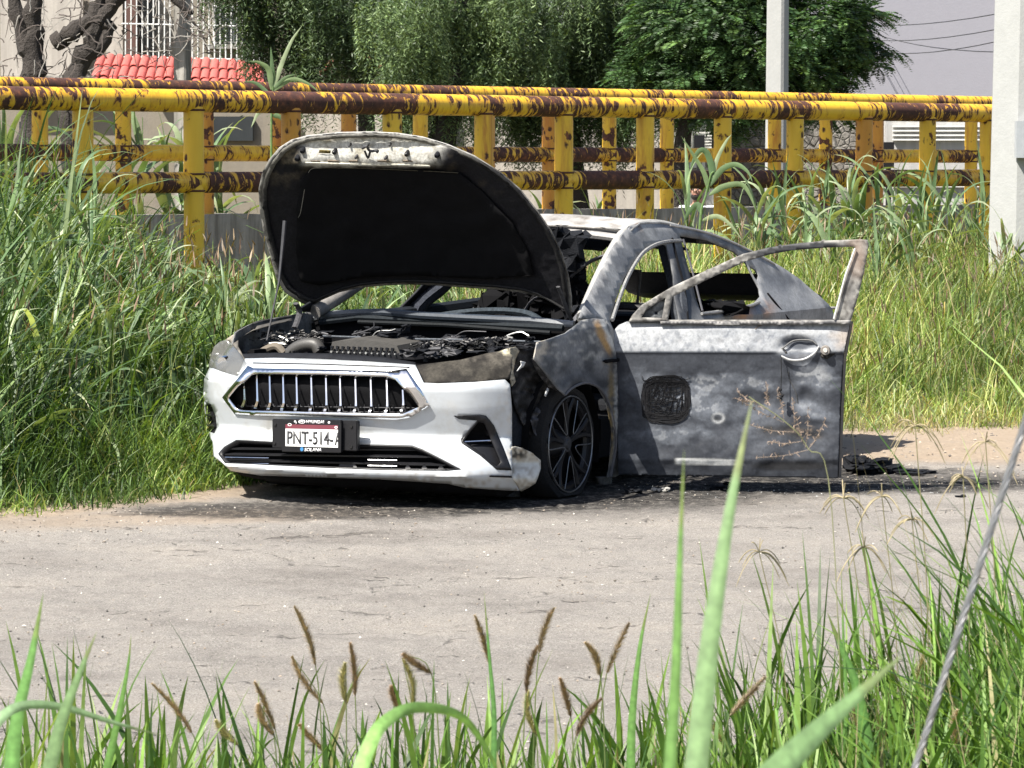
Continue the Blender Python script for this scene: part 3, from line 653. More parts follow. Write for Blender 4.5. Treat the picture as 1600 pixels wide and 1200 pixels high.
def col_side(px, py):
    n = fbm(px/18, py/18, 3); n2 = fbm(px/5, py/5, 8); n3 = fbm(px/40, py/9+px/30, 14)
    c = mixc((.17, .175, .185), (.34, .34, .335), sstep(.30, .70, n))
    c = mixc(c, (.10, .10, .105), sstep(.50, .66, n2)*.6)
    # dark soot on the door pillars and round the windows
    dk = np.maximum(ell(px, py, 1072, 440, 26, 75, 0, .35), sstep(404, 384, py)*sstep(1040, 1060, px)*sstep(.3, .6, n3)*.6)
    c = mixc(c, (.035, .038, .045), dk*.95)
    c = mixc(c, (.42, .18, .05), ell(px, py, 1175, 486, 34, 12, -.15, .5)*sstep(.40, .55, n)*.9)
    c = mixc(c, (.22, .23, .25), ell(px, py, 1225, 470, 60, 26, .5, .6)*.55)
    c = mixc(c, (.20, .13, .08), sstep(.55, .7, fbm(px/30, py/6, 5))*sstep(375, 350, py)*.8)
    return c
sl_ = panel('body_side', outer, [frontdoor, rearwin, quarter], .045, smap(1), MT['burnt'], car, col_side, .012, -1, True, 30)
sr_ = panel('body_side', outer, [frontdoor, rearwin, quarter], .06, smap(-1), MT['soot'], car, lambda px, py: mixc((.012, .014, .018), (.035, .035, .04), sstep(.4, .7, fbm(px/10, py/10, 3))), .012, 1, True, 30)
def strip(name, pts, r, m, parent, off=0, n=8, ell=None, c=None, sgn=1):
    P = np.array([(x, sgn*(float(Sy(z))+off), z) for x, z in pts]); P = catmull(P, 5); mb = MB(); mb.tube(P, r, n, c, ell=ell); return mb.build(name, m, parent)
ASHC = (.33, .325, .31)
strip('pillar', PXS([(925, 497), (940, 460), (958, 420), (975, 388), (990, 366), (1010, 355), (1040, 353), (1070, 360)]), .036, MT['burnt'], sl_, -.052, 10, None, ASHC)
strip('window_trim', PXS([(955, 500), (964, 473), (979, 434), (1000, 399), (1020, 384), (1040, 378), (1062, 376)]), .011, MT['soot'], sl_, .006, 6, None, (.22, .22, .22))
strip('door_pillar', PXS([(1052, 372), (1062, 410), (1072, 450), (1078, 503)])+[(-1.5, .5)], .05, MT['soot'], sl_, -.055, 8, None, (.05, .055, .065))
strip('door_seam', PXS([(1049, 372), (1058, 410), (1068, 450), (1074, 503)]), .006, MT['void'], sl_, .006, 6)
strip('door_seam', PXS([(1066, 374), (1078, 415), (1092, 470), (1096, 486)]), .006, MT['burnt'], sl_, .006, 6, None, (.07, .07, .08))
strip('window_trim', PXS([(1094, 490), (1130, 486), (1168, 478), (1184, 472)]), .009, MT['burnt'], sl_, .010, 6, None, (.24, .24, .24))
strip('door_seam', PXS([(1198, 458), (1212, 475), (1232, 500)]), .006, MT['void'], sl_, .004, 5)
strip('roof_gutter', PXS([(1046, 352), (1090, 360), (1130, 373), (1170, 391), (1210, 413)]), .007, MT['burnt'], sl_, .001, 6, None, (.33, .32, .31))
for s_ in (-1,):
    strip('pillar', PXS([(925, 497), (940, 460), (958, 420), (975, 388), (990, 366), (1010, 355), (1040, 353)]), .04, MT['burnt'], sr_, -.035, 10, None, (.20, .19, .18), sgn=-1)
    strip('door_pillar', PXS([(1052, 372), (1062, 410), (1072, 450), (1078, 503)])+[(-1.5, .5)], .045, MT['soot'], sr_, -.05, 8, None, (.04, .045, .06), sgn=-1)
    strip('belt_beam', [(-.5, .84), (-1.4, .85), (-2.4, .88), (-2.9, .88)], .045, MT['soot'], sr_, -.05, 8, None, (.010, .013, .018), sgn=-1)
# roof, rear opening and boot lid in one skin
rz = np.array(PXS(rail_px)); 
def zrail(x): return np.interp(-x, -rz[:, 0], rz[:, 1])
def roofmap(x, y):
    ze = np.where(x > rz[0, 0], rz[0, 1]+(rz[0, 0]-x)*.25, zrail(x)); ye = np.interp(ze, [.78, .86, 1.38], [.86, .84, .60]); u = y/.6
    return np.stack([x, u*ye, ze-.012+.040*(1-u*u)*np.interp(x, [-3.5, -2.7], [-.3, 1])], 1)
def col_roof(px, py):
    n = fbm(px/26, py/5, 3); n2 = fbm(px/9, py/3, 8); c = mixc((.26, .25, .235), (.43, .42, .405), sstep(.35, .6, n)); return mixc(c, (.13, .11, .09), sstep(.52, .66, n2)*.7)
rf = panel('roof', [(-1.17, -.6), (-1.13, -.3), (-1.12, 0), (-1.13, .3), (-1.17, .6), (-3.3, .6), (-3.62, .58), (-3.72, .4), (-3.75, 0), (-3.72, -.4), (-3.62, -.58), (-3.3, -.6)],
      [[(-1.42, -.44), (-1.42, .44), (-2.0, .44), (-2.0, -.44)], [(-2.55, -.50), (-2.52, .50), (-3.40, .52), (-3.40, -.52)]], .05, roofmap, MT['burnt'], car, col_roof, .012, -1)
mb = MB(); mb.tube(roofmap(np.full(9, -1.13), np.linspace(-.58, .58, 9))+K(0, 0, -.03), .028, 8, (.30, .29, .28), ell=(1, .8)); mb.build('header_beam', MT['burnt'], rf)
mb = MB(); mb.tube(roofmap(np.full(9, -2.05), np.linspace(-.58, .58, 9))+K(0, 0, -.04), .03, 6, (.03, .03, .03)); mb.build('roof_bow', MT['soot'], rf)
# spoiler tip and boot
bp = [cpl(px, py, 1, .55) for px, py in ((1214, 428), (1240, 437), (1262, 452), (1284, 462), (1283, 472), (1262, 470), (1240, 462))]
bm = bmesh.new(); a = [bm.verts.new(p) for p in bp]; b_ = [bm.verts.new((p[0], -p[1], p[2])) for p in bp]; n = len(bp)
bm.faces.new(a); bm.faces.new(b_[::-1])
for i in range(n): bm.faces.new((a[i], b_[i], b_[(i+1) % n], a[(i+1) % n]))
bmesh.ops.recalc_face_normals(bm, faces=bm.faces); bmo('boot_lid_spoiler', bm, MT['char'], car)
mb = MB(); yb = np.linspace(-.80, .80, 13); Vb = []
for z, x in ((.80, -3.58), (.55, -3.64), (.30, -3.66), (.14, -3.60)): Vb += [(x+.13*(abs(y)/.84)**3, y, z) for y in yb]
mb.add(Vb, [(r*13+i, r*13+i+1, (r+1)*13+i+1, (r+1)*13+i) for r in range(3) for i in range(12)], (.22, .22, .23)); mb.build('rear_bumper', MT['burnt'], car)

# ------------------------------------------------ left front wing
wing = [(836, 535), (850, 531), (880, 521), (905, 500), (925, 497), (943, 499), (951, 522), (960, 554), (963, 620), (964, 700), (966, 741), (957, 746), (946, 746), (949, 727), (954, 695), (951, 660), (942, 627), (927, 605), (907, 598),
        (887, 605), (874, 617), (871, 614), (864, 604), (855, 592), (840, 572), (831, 561)]
def col_wing(px, py):
    n = fbm(px/20, py/24, 3); n2 = fbm(px/6, py/6, 9)
    c = mixc((.06, .065, .073), (.19, .195, .205), sstep(.3, .62, n)+.15*sstep(600, 520, py)); c = mixc(c, (.45, .44, .41), sstep(.55, .7, n2)*sstep(600, 540, py)*.6)
    c = mixc(c, (.50, .44, .36), ell(px, py, 845, 545, 10, 16, .3)*sstep(.4, .6, n2))
    c = mixc(c, (.42, .24, .075), ell(px, py, 942, 528, 6, 27, -.42, .35)*.9)
    c = mixc(c, (.62, .62, .60), ell(px, py, 952, 527, 4, 25, -.42, .4)*.8)
    c = mixc(c, (.26, .19, .08), ell(px, py, 955, 640, 4.5, 80, 0, .5)*sstep(.3, .5, n)*.9); c = mixc(c, (.52, .52, .50), ell(px, py, 963, 650, 2.5, 90, 0, .5)*.7)
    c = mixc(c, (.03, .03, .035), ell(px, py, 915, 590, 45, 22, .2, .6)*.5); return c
def wingmap(px, py):
    P = side(.012)(px, py); P[:, 1] += .018*np.exp(-((np.hypot(P[:, 0]-.0, P[:, 2]-.27)-.33)/.04)**2)+.006*(fbm(px/7, py/7, 4)-.5); return P
wg = panel('front_wing', wing, [], 5, wingmap, MT['burnt'], car, col_wing, .006, -1)
panel('vent_slot', [(936, 564), (940, 561.5), (960, 560), (960, 564.5), (940, 567)], [], 4, side(.03), MT['void'], wg, None, .01)
P = np.array([side(.03)(np.array([float(x)]), np.array([float(y)]))[0] for x, y in [(874, 617), (887, 605), (907, 598), (927, 605), (942, 627), (951, 660), (954, 695), (949, 727), (946, 744)]])
mb = MB(); mb.tube(catmull(P, 4), .007, 6, (.10, .10, .11)); mb.build('arch_lip', MT['burnt'], wg)
panel('bracket', [(943, 746), (962, 746), (961, 757), (945, 758)], [], 4, side(-.02), MT['soot'], wg, lambda px, py: px[:, None]*0+K(.10, .10, .10), .03)
# mirrored plain wing on the far side
panel('front_wing', [(.50, .76), (.46, .82), (.2, .87), (-.35, .90), (-.46, .88), (-.46, .12)]+ARCH(0, .27, .34, 190, -10)[::1]+[(.40, .2), (.48, .25), (.50, .5)], [], .06, lambda x, z: np.stack([x, -(Sy(np.minimum(z, .859))-.35*np.maximum(0, x-.2)**2), z], 1), MT['soot'], car,
      lambda px, py: mixc((.03, .03, .03), (.2, .2, .2), sstep(.4, .7, fbm(px/12, py/12, 3))), .006)
# crumpled dark metal between bumper and wheel
def crumple(name, pts, y0, amp, m, parent, col, seed, step=6, ax=1):
    def f(px, py):
        P = cpl_arr2(px, py, ax, y0); n = fbm(px/7, py/7, seed, 3)-.5; n2 = np.abs(fbm(px/13, py/13, seed+5, 2)-.5); d = cray(px, py); d = d/np.linalg.norm(d, axis=1)[:, None]; return P+d*(amp*(n*2+n2*3))[:, None]
    return panel(name, pts, [], step, f, m, parent, col, .004, 1, True, 25)
def cpl_arr2(px, py, ax, v):
    d = cray(px, py); t = (v-CARCAM[ax])/d[..., ax]; return CARCAM+d*t[..., None]
dk = lambda a, b, s=1: (lambda px, py: mixc(a, b, sstep(.45, .75, fbm(px/5, py/5, 33*s))))
crumple('crumpled_panel', [(800, 546), (836, 535), (842, 560), (858, 590), (873, 616), (874, 640), (862, 664), (850, 690), (826, 680), (806, 640), (800, 612)], .80, .03, MT['soot'], car, dk((.008, .008, .009), (.07, .07, .075)), 3)
crumple('crumpled_panel', [(830, 560), (837, 556), (850, 575), (866, 598), (872, 612), (858, 604), (842, 585)], .84, .02, MT['soot'], car, dk((.05, .05, .055), (.17, .17, .175), 2), 6, 4)
crumple('crumpled_panel', [(796, 544), (806, 542), (812, 548), (806, 560), (802, 580), (806, 596), (800, 604), (797, 590), (799, 560)], .80, .012, MT['burnt'], car, dk((.25, .23, .18), (.55, .50, .40), 4), 9, 3)
crumple('crumpled_panel', [(806, 545), (836, 536), (842, 548), (828, 556), (812, 554)], .70, .03, MT['soot'], car, dk((.02, .02, .02), (.14, .13, .11), 5), 10, 4)
crumple('crumpled_liner', [(828, 655), (838, 636), (852, 642), (860, 662), (856, 682), (846, 690), (836, 680)], .82, .03, MT['soot'], car, dk((.02, .02, .022), (.10, .10, .115), 3), 12, 4)
crumple('splash_guard', [(800, 622), (812, 640), (826, 664), (838, 690), (846, 718), (830, 706), (817, 700), (800, 698)], .78, .004, MT['soot'], car, lambda px, py: px[:, None]*0+K(.012, .015, .022), 15)
crumple('crumpled_scrap', [(814, 564), (822, 566), (818, 573), (808, 580), (815, 570)], .86, .006, MT['burnt'], car, lambda px, py: px[:, None]*0+K(.5, .5, .5), 16, 3)
crumple('crumpled_scrap', [(851, 618), (856, 606), (858, 609), (853, 620)], .87, .004, MT['burnt'], car, lambda px, py: px[:, None]*0+K(.5, .5, .5), 17, 3)
crumple('torn_tray', [(745, 766), (812, 767), (814, 776), (800, 777), (770, 771)], .66, .01, MT['soot'], car, dk((.05, .05, .05), (.2, .2, .19), 7), 19, 4)
# wheel housings (dark boxes open outward) and underbody
for sy in (1, -1):
    A = [(.0+.40*math.cos(t), .27+.40*math.sin(t)) for t in np.linspace(-.3, math.pi+.3, 14)]
    for cx in (0, -2.70):
        mb = MB(); V = [(cx+x, sy*.40, z) for x, z in A]+[(cx+x, sy*.82, z) for x, z in A]; mb.add(V, [(i, i+1, 15+i, 14+i) for i in range(13)]+[tuple(range(14))])
        mb.build('wheel_housing', MT['void'], car, col=False)
box('floor_pan', (-1.4, 0, .20), (4.3, 1.5, .08), MT['void'], car)
# wheels
def wheel(cx, y, cz, sgn, full=True):
    mb = MB(); R, n, k = .315, 40, 10; prof = [(.235, -.02), (.262, .0), (.292, -.012), (.310, -.05), (.312, -.11), (.300, -.17), (.27, -.20), (.235, -.20)]
    V = []
    for t in np.arange(n)*2*math.pi/n:
        for r, yy in prof:
            q = r+(.006*math.sin(t*9)+.01*(vn(np.array([t*4]), np.array([r*30]), 3)[0]-.5)); z = max(cz+q*math.sin(t), .012); bulge = .02*max(0, (.10-z)/.1)
            V.append((cx+q*math.cos(t), sgn*(y+yy+bulge), z))
    m = len(prof); mb.add(V, [(i*m+j, ((i+1) % n)*m+j, ((i+1) % n)*m+j+1, i*m+j+1) for i in range(n) for j in range(m-1)])
    w = mb.build('wheel', MT['rubber'], car, col=False)
    def ring(r, yy, rr, name, mt, nn=48):
        b = MB(); th = np.linspace(0, 2*math.pi, nn+1); b.tube([(cx+r*math.cos(t), sgn*(y+yy), cz+r*math.sin(t)) for t in th], rr, 6, up=(0, 1, 0)); return b.build(name, mt, w, col=False)
    ring(.243, .004, .004, 'rim_edge', MT['rim']); ring(.225, -.03, .02, 'rim_well', MT['black'])
    b = MB(); th = np.arange(32)*2*math.pi/32; b.add([(cx+.23*math.cos(t), sgn*(y-.10), cz+.23*math.sin(t)) for t in th], [tuple(range(32))]); b.build('brake_disc', MT['void'], w, col=False)
    b = MB(); b.tube([(cx, sgn*(y-.09), cz), (cx, sgn*(y-.012), cz)], [.075, .040], 20); b.tube([(cx, sgn*(y-.012), cz), (cx, sgn*(y-.004), cz)], [.030, .024], 20); b.build('hub', MT['rod'], w, col=False)
    for s in range(5):
        a = math.radians(90+72*s)
        b = MB()
        for d in (-.085, .085):
            pp = []
            for r, dd, yy in ((.04, d*.4, -.02), (.11, d*.9, -.022), (.18, d*1.5, -.012), (.232, d*2.6, -.004)):
                pp.append((cx+r*math.cos(a+dd*.9), sgn*(y+yy), cz+r*math.sin(a+dd*.9)))
            b.tube(catmull(pp, 3), .013, 6, ell=(1, .7), up=(0, 1, 0))
        b.build('spoke', MT['black'], w, col=False)
        b = MB(); a2 = a+math.radians(36); pp = []
        for r, dd in ((.232, -.26), (.19, -.24), (.13, -.22), (.085, -.18), (.062, 0), (.085, .18), (.13, .22), (.19, .24), (.232, .26)):
            pp.append((cx+r*math.cos(a2+dd), sgn*(y+.002), cz+r*math.sin(a2+dd)))
        b.tube(catmull(pp, 4), .0024, 5, ell=(1.5, .8), up=(0, 1, 0)); b.build('spoke_edge', MT['rim'], w, col=False)
    return w
wheel(.008, .855, .274, 1); wheel(.008, .855, .274, -1); wheel(-2.70, .855, .274, 1); wheel(-2.70, .855, .274, -1)

# ------------------------------------------------ open front door (its own plane, hinged at the wing)
HP = side(.02)(np.array([961.]), np.array([620.]))[0]; HW = CO+HP@CM
bd = math.radians(-8); DD = np.array([math.cos(bd), math.sin(bd), 0]); DN = np.array([math.sin(bd), -math.cos(bd), 0])   # along the door, outward (towards the road)
DDc, DNc = CM@DD, CM@DN
def dparm(px, py):
    d = cray(px, py); t = ((HP-CARCAM)@DNc)/(d@DNc); P = CARCAM+d*t[..., None]; return (P-HP)@DDc, P[..., 2]
def dpt(u, z, off=0): return HP*np.array([1, 1, 0])+np.asarray(u)[..., None]*DDc+np.asarray(off)[..., None]*DNc+np.asarray(z)[..., None]*np.array([0, 0, 1.])
def bl(px, py, L):
    h = 0
    for cx, cy, r, a in L: h = h+a*np.exp(-((px-cx)**2+(py-cy)**2)/(r*r))
    return h
dents = [(1030, 533, 6, -.006), (1062, 535, 6, -.006), (1095, 534, 6, -.006), (1126, 536, 6, -.006), (1155, 534, 6, -.005), (1187, 533, 6, -.005), (1258, 616, 9, -.010), (1200, 622, 10, -.01), (1120, 655, 8, -.008), (1164, 661, 8, -.006), (1040, 600, 60, .01), (1190, 640, 40, -.01), (1100, 610, 30, -.008)]
def dsurf(px, py):
    v = np.interp(py, [505, 515, 540, 549, 553, 600, 680, 718, 726, 750], [-.03, -.012, .010, .016, .008, -.014, -.012, -.004, -.014, -.03])
    u = np.interp(px, [955, 975, 1140, 1300, 1330], [-.012, 0, .012, 0, -.012])
    wav = (fbm(px/45, py/35, 5, 3)-.5)*.022*sstep(555, 590, py); return v+u+wav+bl(px, py, dents)-.030*ell(px, py, 1246, 541, 26, 14, 0, .5)
DC0, DC1, DC2 = np.array([.022, .025, .033]), np.array([.120, .132, .155]), np.array([.43, .44, .45])
def col_door(px, py):
    n = fbm(px/44, py/30, 3, 3); n2 = fbm(px/7, py/7, 8, 4); n3 = fbm(px/2.6, py/2.6, 21, 3)
    w = (fbm(px/34, py/26, 41, 4)-.5)*26; x = px+w; y = py+(fbm(px/30, py/22, 44, 4)-.5)*22
    L = .13+(n-.5)*.45
    L = np.maximum(L, ell(x, y, 1130, 598, 85, 16, .02, .42)*.56); L = np.maximum(L, ell(x, y, 1275, 592, 40, 22, .25, .4)*.66); L = np.maximum(L, ell(x, y, 1005, 602, 35, 24, .3, .42)*.5)
    L = np.maximum(L, ell(x, y, 1095, 630, 50, 26, .1, .5)*.50); L = np.maximum(L, ell(x, y, 1040, 678, 75, 13, -.05, .4)*.48); L = np.maximum(L, ell(x, y, 1270, 640, 45, 15, .4, .5)*.45); L = np.maximum(L, ell(x, y, 1180, 650, 40, 30, 0, .5)*.36)
    L = L*(1-.8*ell(x, y, 1262, 615, 14, 12, .2, .5)); L = L*(1-.75*ell(x, y, 1300, 618, 22, 26, 0, .6)); L = L*(1-.6*ell(x, y, 1170, 620, 34, 12, .2, .6))
    L = L*(1-.45*sstep(682, 712, y)); L = L*(1-.6*ell(x, y, 985, 640, 22, 60, 0, .7))  # second factor paints the shadow at the door's left side into the colour
    top = sstep(553, 549, py+w*.05); L = L*(1-top)+top*(.84-.14*sstep(.5, .7, n)-.16*sstep(.58, .68, n2)-.10*sstep(515, 550, py))
    cre = sstep(549, 552, py)*sstep(586, 574, y)*sstep(1262, 1215, x); L = L*(1-cre)+cre*(.05+.10*n)  # dark band below the crease: its shade, with soot, painted into the colour
    L = np.maximum(L, .88*ell(px, py, 1245, 549, 36, 14, 0, .25)*sstep(556, 546, py-abs(px-1245)*.1)); L = L*(1-.75*ell(px, py, 1248, 537, 24, 9, .05, .3))
    fl = fbm(px/19, py/13, 61, 5); L = L*(1+.22*(sstep(.50, .53, fl)-.5)*2*sstep(545, 556, py))+.05*sstep(.60, .62, fbm(px/11, py/9, 71, 4))*sstep(551, 560, py)
    L = np.clip(L+(n3-.5)*.10*(L+.15), 0, 1)
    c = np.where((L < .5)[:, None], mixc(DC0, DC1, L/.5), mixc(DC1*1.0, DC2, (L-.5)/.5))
    c = mixc(c, (.33, .26, .20), ell(x, y, 1318, 525, 14, 14, 0, .6)*.6)
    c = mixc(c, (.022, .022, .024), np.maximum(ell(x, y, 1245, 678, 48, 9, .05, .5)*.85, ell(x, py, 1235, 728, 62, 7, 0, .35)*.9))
    c = mixc(c, (.20, .15, .11), ell(x, y, 1262, 679, 20, 6, 0, .6)*sstep(.45, .6, n2)*.8)
    c = mixc(c, (.66, .67, .66), sstep(715, 718, py+(px-1060)*-.02)*sstep(727, 723, py+(px-1060)*-.02)*sstep(1052, 1060, px)*sstep(1165, 1120, x))
    c = mixc(c, (.02, .022, .025), ell(px, py, 1041, 624, 38, 38, 0, .12)*.55*sstep(.35, .5, n2))
    for cx, cy, r in ((1200, 669, 7), (1187, 500, 5), (1120, 655, 5), (1164, 661, 5), (1198, 622, 5)): c = mixc(c, (.03, .03, .03), ell(px, py, cx, cy, r, r*.7, 0, .5)*.6)
    c = mixc(c, (.55, .56, .56), (ell(px, py, 1122, 653, 10, 8, 0, .3)-ell(px, py, 1122, 653, 7, 5.5, 0, .3))*.6)
    for cx in (1030, 1062, 1095, 1126, 1155, 1187): c = mixc(c, (.30, .30, .31), ell(px, py, cx, 533, 3.5, 3, 0, .5)*.5)
    return c
def doormap(px, py):
    u, z = dparm(px, py); return dpt(u, z, dsurf(px, py))
door_o = [(958, 517), (966, 508), (978, 503), (1050, 504.5), (1200, 505), (1328, 503), (1325, 520), (1320, 545), (1316, 580), (1313, 640), (1311, 700), (1309, 748), (1200, 746), (1080, 744), (965, 742), (964, 700), (962, 620), (960, 560), (956, 535)]
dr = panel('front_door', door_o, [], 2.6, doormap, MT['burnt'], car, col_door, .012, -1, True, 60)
bp_ = panel('inner_panel', door_o, [], 25, lambda px, py: dpt(*dparm(px, py), -.10), MT['void'], dr, None, .01)
e = [dparm(np.array([a]), np.array([b])) for a, b in ((1329, 503), (1318, 560), (1314, 640), (1310, 748))]
mb = MB(); V = []
for (u, z), o1 in zip(e, (-.03, -.01, -.01, -.03)): V += [dpt(u, z, o1)[0], dpt(u+.012, z, -.06)[0], dpt(u, z, -.11)[0]]
mb.add(V, [(i*3+j, i*3+j+1, i*3+j+4, i*3+j+3) for i in range(3) for j in range(2)], (.10, .09, .085)); mb.build('door_edge', MT['burnt'], dr, smooth=False)
def dpanel(name, pts, off, th, m, col=None, holes=(), step=6, parent=dr): return panel(name, pts, list(holes), step, lambda px, py: dpt(*dparm(px, py), off), m, parent, col, th, -1, True, 30)
def colwf(px, py):
    n = fbm(px/14, py/8, 5); c = mixc((.14, .135, .13), (.30, .29, .27), sstep(.35, .65, n)); c = mixc(c, (.05, .045, .04), sstep(.52, .66, fbm(px/6, py/10, 13))*.7)
    c = mixc(c, (.028, .03, .035), sstep(1150, 1190, px)*sstep(1325, 1300, px)*sstep(376, 380, py)*sstep(398, 392, py-abs(px-1290)*.06)*.95); return mixc(c, (.30, .22, .17), ell(px, py, 1338, 400, 14, 30, 0, .6)*.6)
wf_o = [(982, 503), (988, 492), (1003, 476), (1050, 448), (1100, 424), (1160, 397), (1200, 387), (1240, 381), (1290, 376), (1345, 374), (1355, 375), (1357, 381), (1350, 425), (1340, 465), (1329, 504)]
wf_i = [(1045, 503), (1052, 464), (1110, 434.5), (1165, 408.5), (1205, 397), (1240, 391), (1290, 387), (1334, 385.5), (1336, 388), (1320, 430), (1308, 475), (1303, 503.5)]
wf = dpanel('window_frame', wf_o[:-1]+[(1329, 503)], .0, .035, MT['burnt'], colwf, [[(1043, 500), (1050, 464), (1110, 434.5), (1165, 408.5), (1205, 397), (1240, 391), (1290, 387), (1334, 385.5), (1336, 388), (1320, 430), (1308, 475), (1303, 500)], [(1002, 496), (1010, 484), (1040, 465), (1034, 497)]], 5)
dpanel('corner_plate', [(1000, 498), (1008, 483), (1041, 463), (1035, 499)], -.02, .008, MT['soot'], dk((.05, .055, .06), (.17, .18, .19), 9), [[(1022, 487), (1027, 487), (1027, 492), (1022, 492)]], 5, wf)
dpanel('belt_strip', [(1032, 502), (1200, 502), (1330, 500), (1329, 506), (1200, 507.5), (1032, 507)], .006, .02, MT['burnt'], lambda px, py: mixc((.10, .10, .105), (.28, .27, .26), sstep(.4, .6, fbm(px/9, py/3, 3))))
# thin bright lip on the rear upright
mb = MB(); mb.tube([dpt(*dparm(np.array([a]), np.array([b])), .012)[0] for a, b in ((1336, 388), (1321, 430), (1303, 498))], .005, 5, (.6, .6, .58)); mb.build('frame_lip', MT['burnt'], wf)
# handle recess, grip and lock
dpp = lambda a, b, o=0.0: dpt(*dparm(np.array([float(a)]), np.array([float(b)])), float(dsurf(np.array([float(a)]), np.array([float(b)]))[0])+o)[0]
hd = dpanel('door_handle', [(1212, 548), (1219, 543), (1226, 545), (1230, 551), (1224, 556), (1216, 552)], .004, .004, MT['soot'], dk((.10, .09, .08), (.3, .28, .25)), (), 3)
mb = MB(); mb.tube(catmull([dpp(1222, 545, .01), dpp(1236, 534, .012), (dpp(1250, 531, .010)), dpp(1268, 532, .01), dpp(1276, 538, .008)], 4), .0045, 5, (.10, .10, .10)); mb.build('recess_rim', MT['burnt'], hd)
mb = MB(); mb.tube(catmull([dpp(1221, 556, .012), dpp(1236, 562, .016), dpp(1256, 561, .016), dpp(1272, 552, .012), dpp(1280, 541, .010)], 4), .006, 6, (.50, .50, .49)); mb.build('recess_rim', MT['burnt'], hd)
lk = MB(); lk.tube([dpp(1290, 547, .002), dpp(1290, 547, .016)], [.026, .022], 16, (.22, .20, .18)); lo = lk.build('lock', MT['burnt'], hd)
lk = MB(); lk.tube([dpp(1290, 547, .014), dpp(1290, 547, .022)], [.013, .010], 12, (.55, .52, .48)); lk.build('lock_barrel', MT['burnt'], hd)
dpanel('lock_recess', [(1279, 548), (1283, 540), (1296, 540), (1309, 546), (1304, 554), (1292, 561), (1283, 558)], .010, .004, MT['soot'], dk((.015, .014, .013), (.12, .11, .10), 5), (), 3, hd)
# melted wire-like scribble left by a burnt patch
rr = random.Random(3); mb = MB()
for k in range(120):
    pts = []; q = rr.random()
    if k < 26:
        sx, sy_ = 38-rr.random()*16, 38-rr.random()*16; ph = rr.random()*6.28
        for t in np.linspace(0, 6.28*(.6+rr.random()*.5), 16):
            c_, s_ = math.cos(t+ph), math.sin(t+ph); pts.append((1041+sx*np.sign(c_)*abs(c_)**.6+rr.uniform(-1.5, 1.5), 624+sy_*np.sign(s_)*abs(s_)**.6+rr.uniform(-1.5, 1.5)))
    else:
        x, y = 1041+rr.uniform(-30, 24), 624+rr.uniform(-33, 33); a_ = rr.choice([-.5, -.3, 0, .2, 1.2])+rr.uniform(-.2, .2); l_ = rr.uniform(15, 45)
        for t in np.linspace(0, 1, 7): pts.append((np.clip(x+math.cos(a_)*l_*(t-.5)+rr.uniform(-1, 1), 1004, 1078), np.clip(y-math.sin(a_)*l_*(t-.5)+math.sin(t*5)*3, 588, 660)))
    mb.tube(catmull([dpp(a, b, .004) for a, b in pts], 2), rr.uniform(.0014, .0026), 3, (.012, .012, .014))
mb.build('scorched_scribble', MT['soot'], dr)
# cracks and holes lines in the door
mb = MB()
mb.tube(catmull([dpp(a, b, .002) for a, b in ((1190, 496+12), (1185, 510), (1180, 514))], 3), .003, 4, (.2, .17, .14))
mb.tube(catmull([dpp(a, b, .002) for a, b in ((1232, 580), (1233, 592), (1238, 602), (1244, 616), (1246, 630))], 3), .0022, 4, (.08, .08, .08)); mb.build('scorch_crack', MT['soot'], dr)
kp = CO+dpp(1221, 556, .02)@CM; key = empty('key_fob', tuple(kp), 0, 'charred key hanging by a cord from the open car door lock hole', 'key')
mb = MB(); mb.tube([(0, 0, 0), (.002, 0, -.10), (0, 0, -.17)], .0022, 5, (.02, .02, .02)); mb.build('cord', MT['soot'], key)
mb = MB(); mb.tube(catmull([(0, 0, -.165), (-.009, 0, -.185), (.008, -.006, -.20), (-.004, 0, -.215), (.004, 0, -.228)], 3), [.006+.005*math.sin(i*1.3)**2 for i in range(13)], 7, (.02, .02, .022)); mb.build('key', MT['soot'], key)
# ------------------------------------------------ raised bonnet
PHI = math.radians(56); H0 = K(-.32, 0, .885); HNn = K(-math.sin(PHI), 0, math.cos(PHI)); HS = K(math.cos(PHI), 0, math.sin(PHI))
def hg(off=0):
    def g(P):
        q = P-H0; s = q@HS; y = q[..., 1]; return q@HNn-.075*(1-(y/.75)**2)-.05*np.maximum(0, s)*(1.15-s)*2-off
    return g
def hood(off=0):
    G = hg(off)
    def f(px, py): return solve(px, py, G, 0, 1.5, -.9)
    return f
hood_o = [(893, 492), (880, 484), (850, 466), (820, 458), (780, 453), (720, 449), (680, 446), (640, 444.5), (600, 446), (560, 450), (530, 457), (505, 468), (484, 478), (472, 474), (452, 462), (444, 456), (432, 436), (422, 400), (411, 360), (405, 320), (404, 295), (409, 272), (420, 250), (436, 231), (455, 219), (480, 212), (530, 207), (580, 206), (620, 208), (660, 214), (700, 226), (740, 243), (780, 268), (812, 295), (840, 330), (862, 362), (878, 396), (888, 430), (893, 465)]
def shrink(poly, cx, cy, k, kx=None): return [(cx+(x-cx)*(kx or k), cy+(y-cy)*k) for x, y in poly]
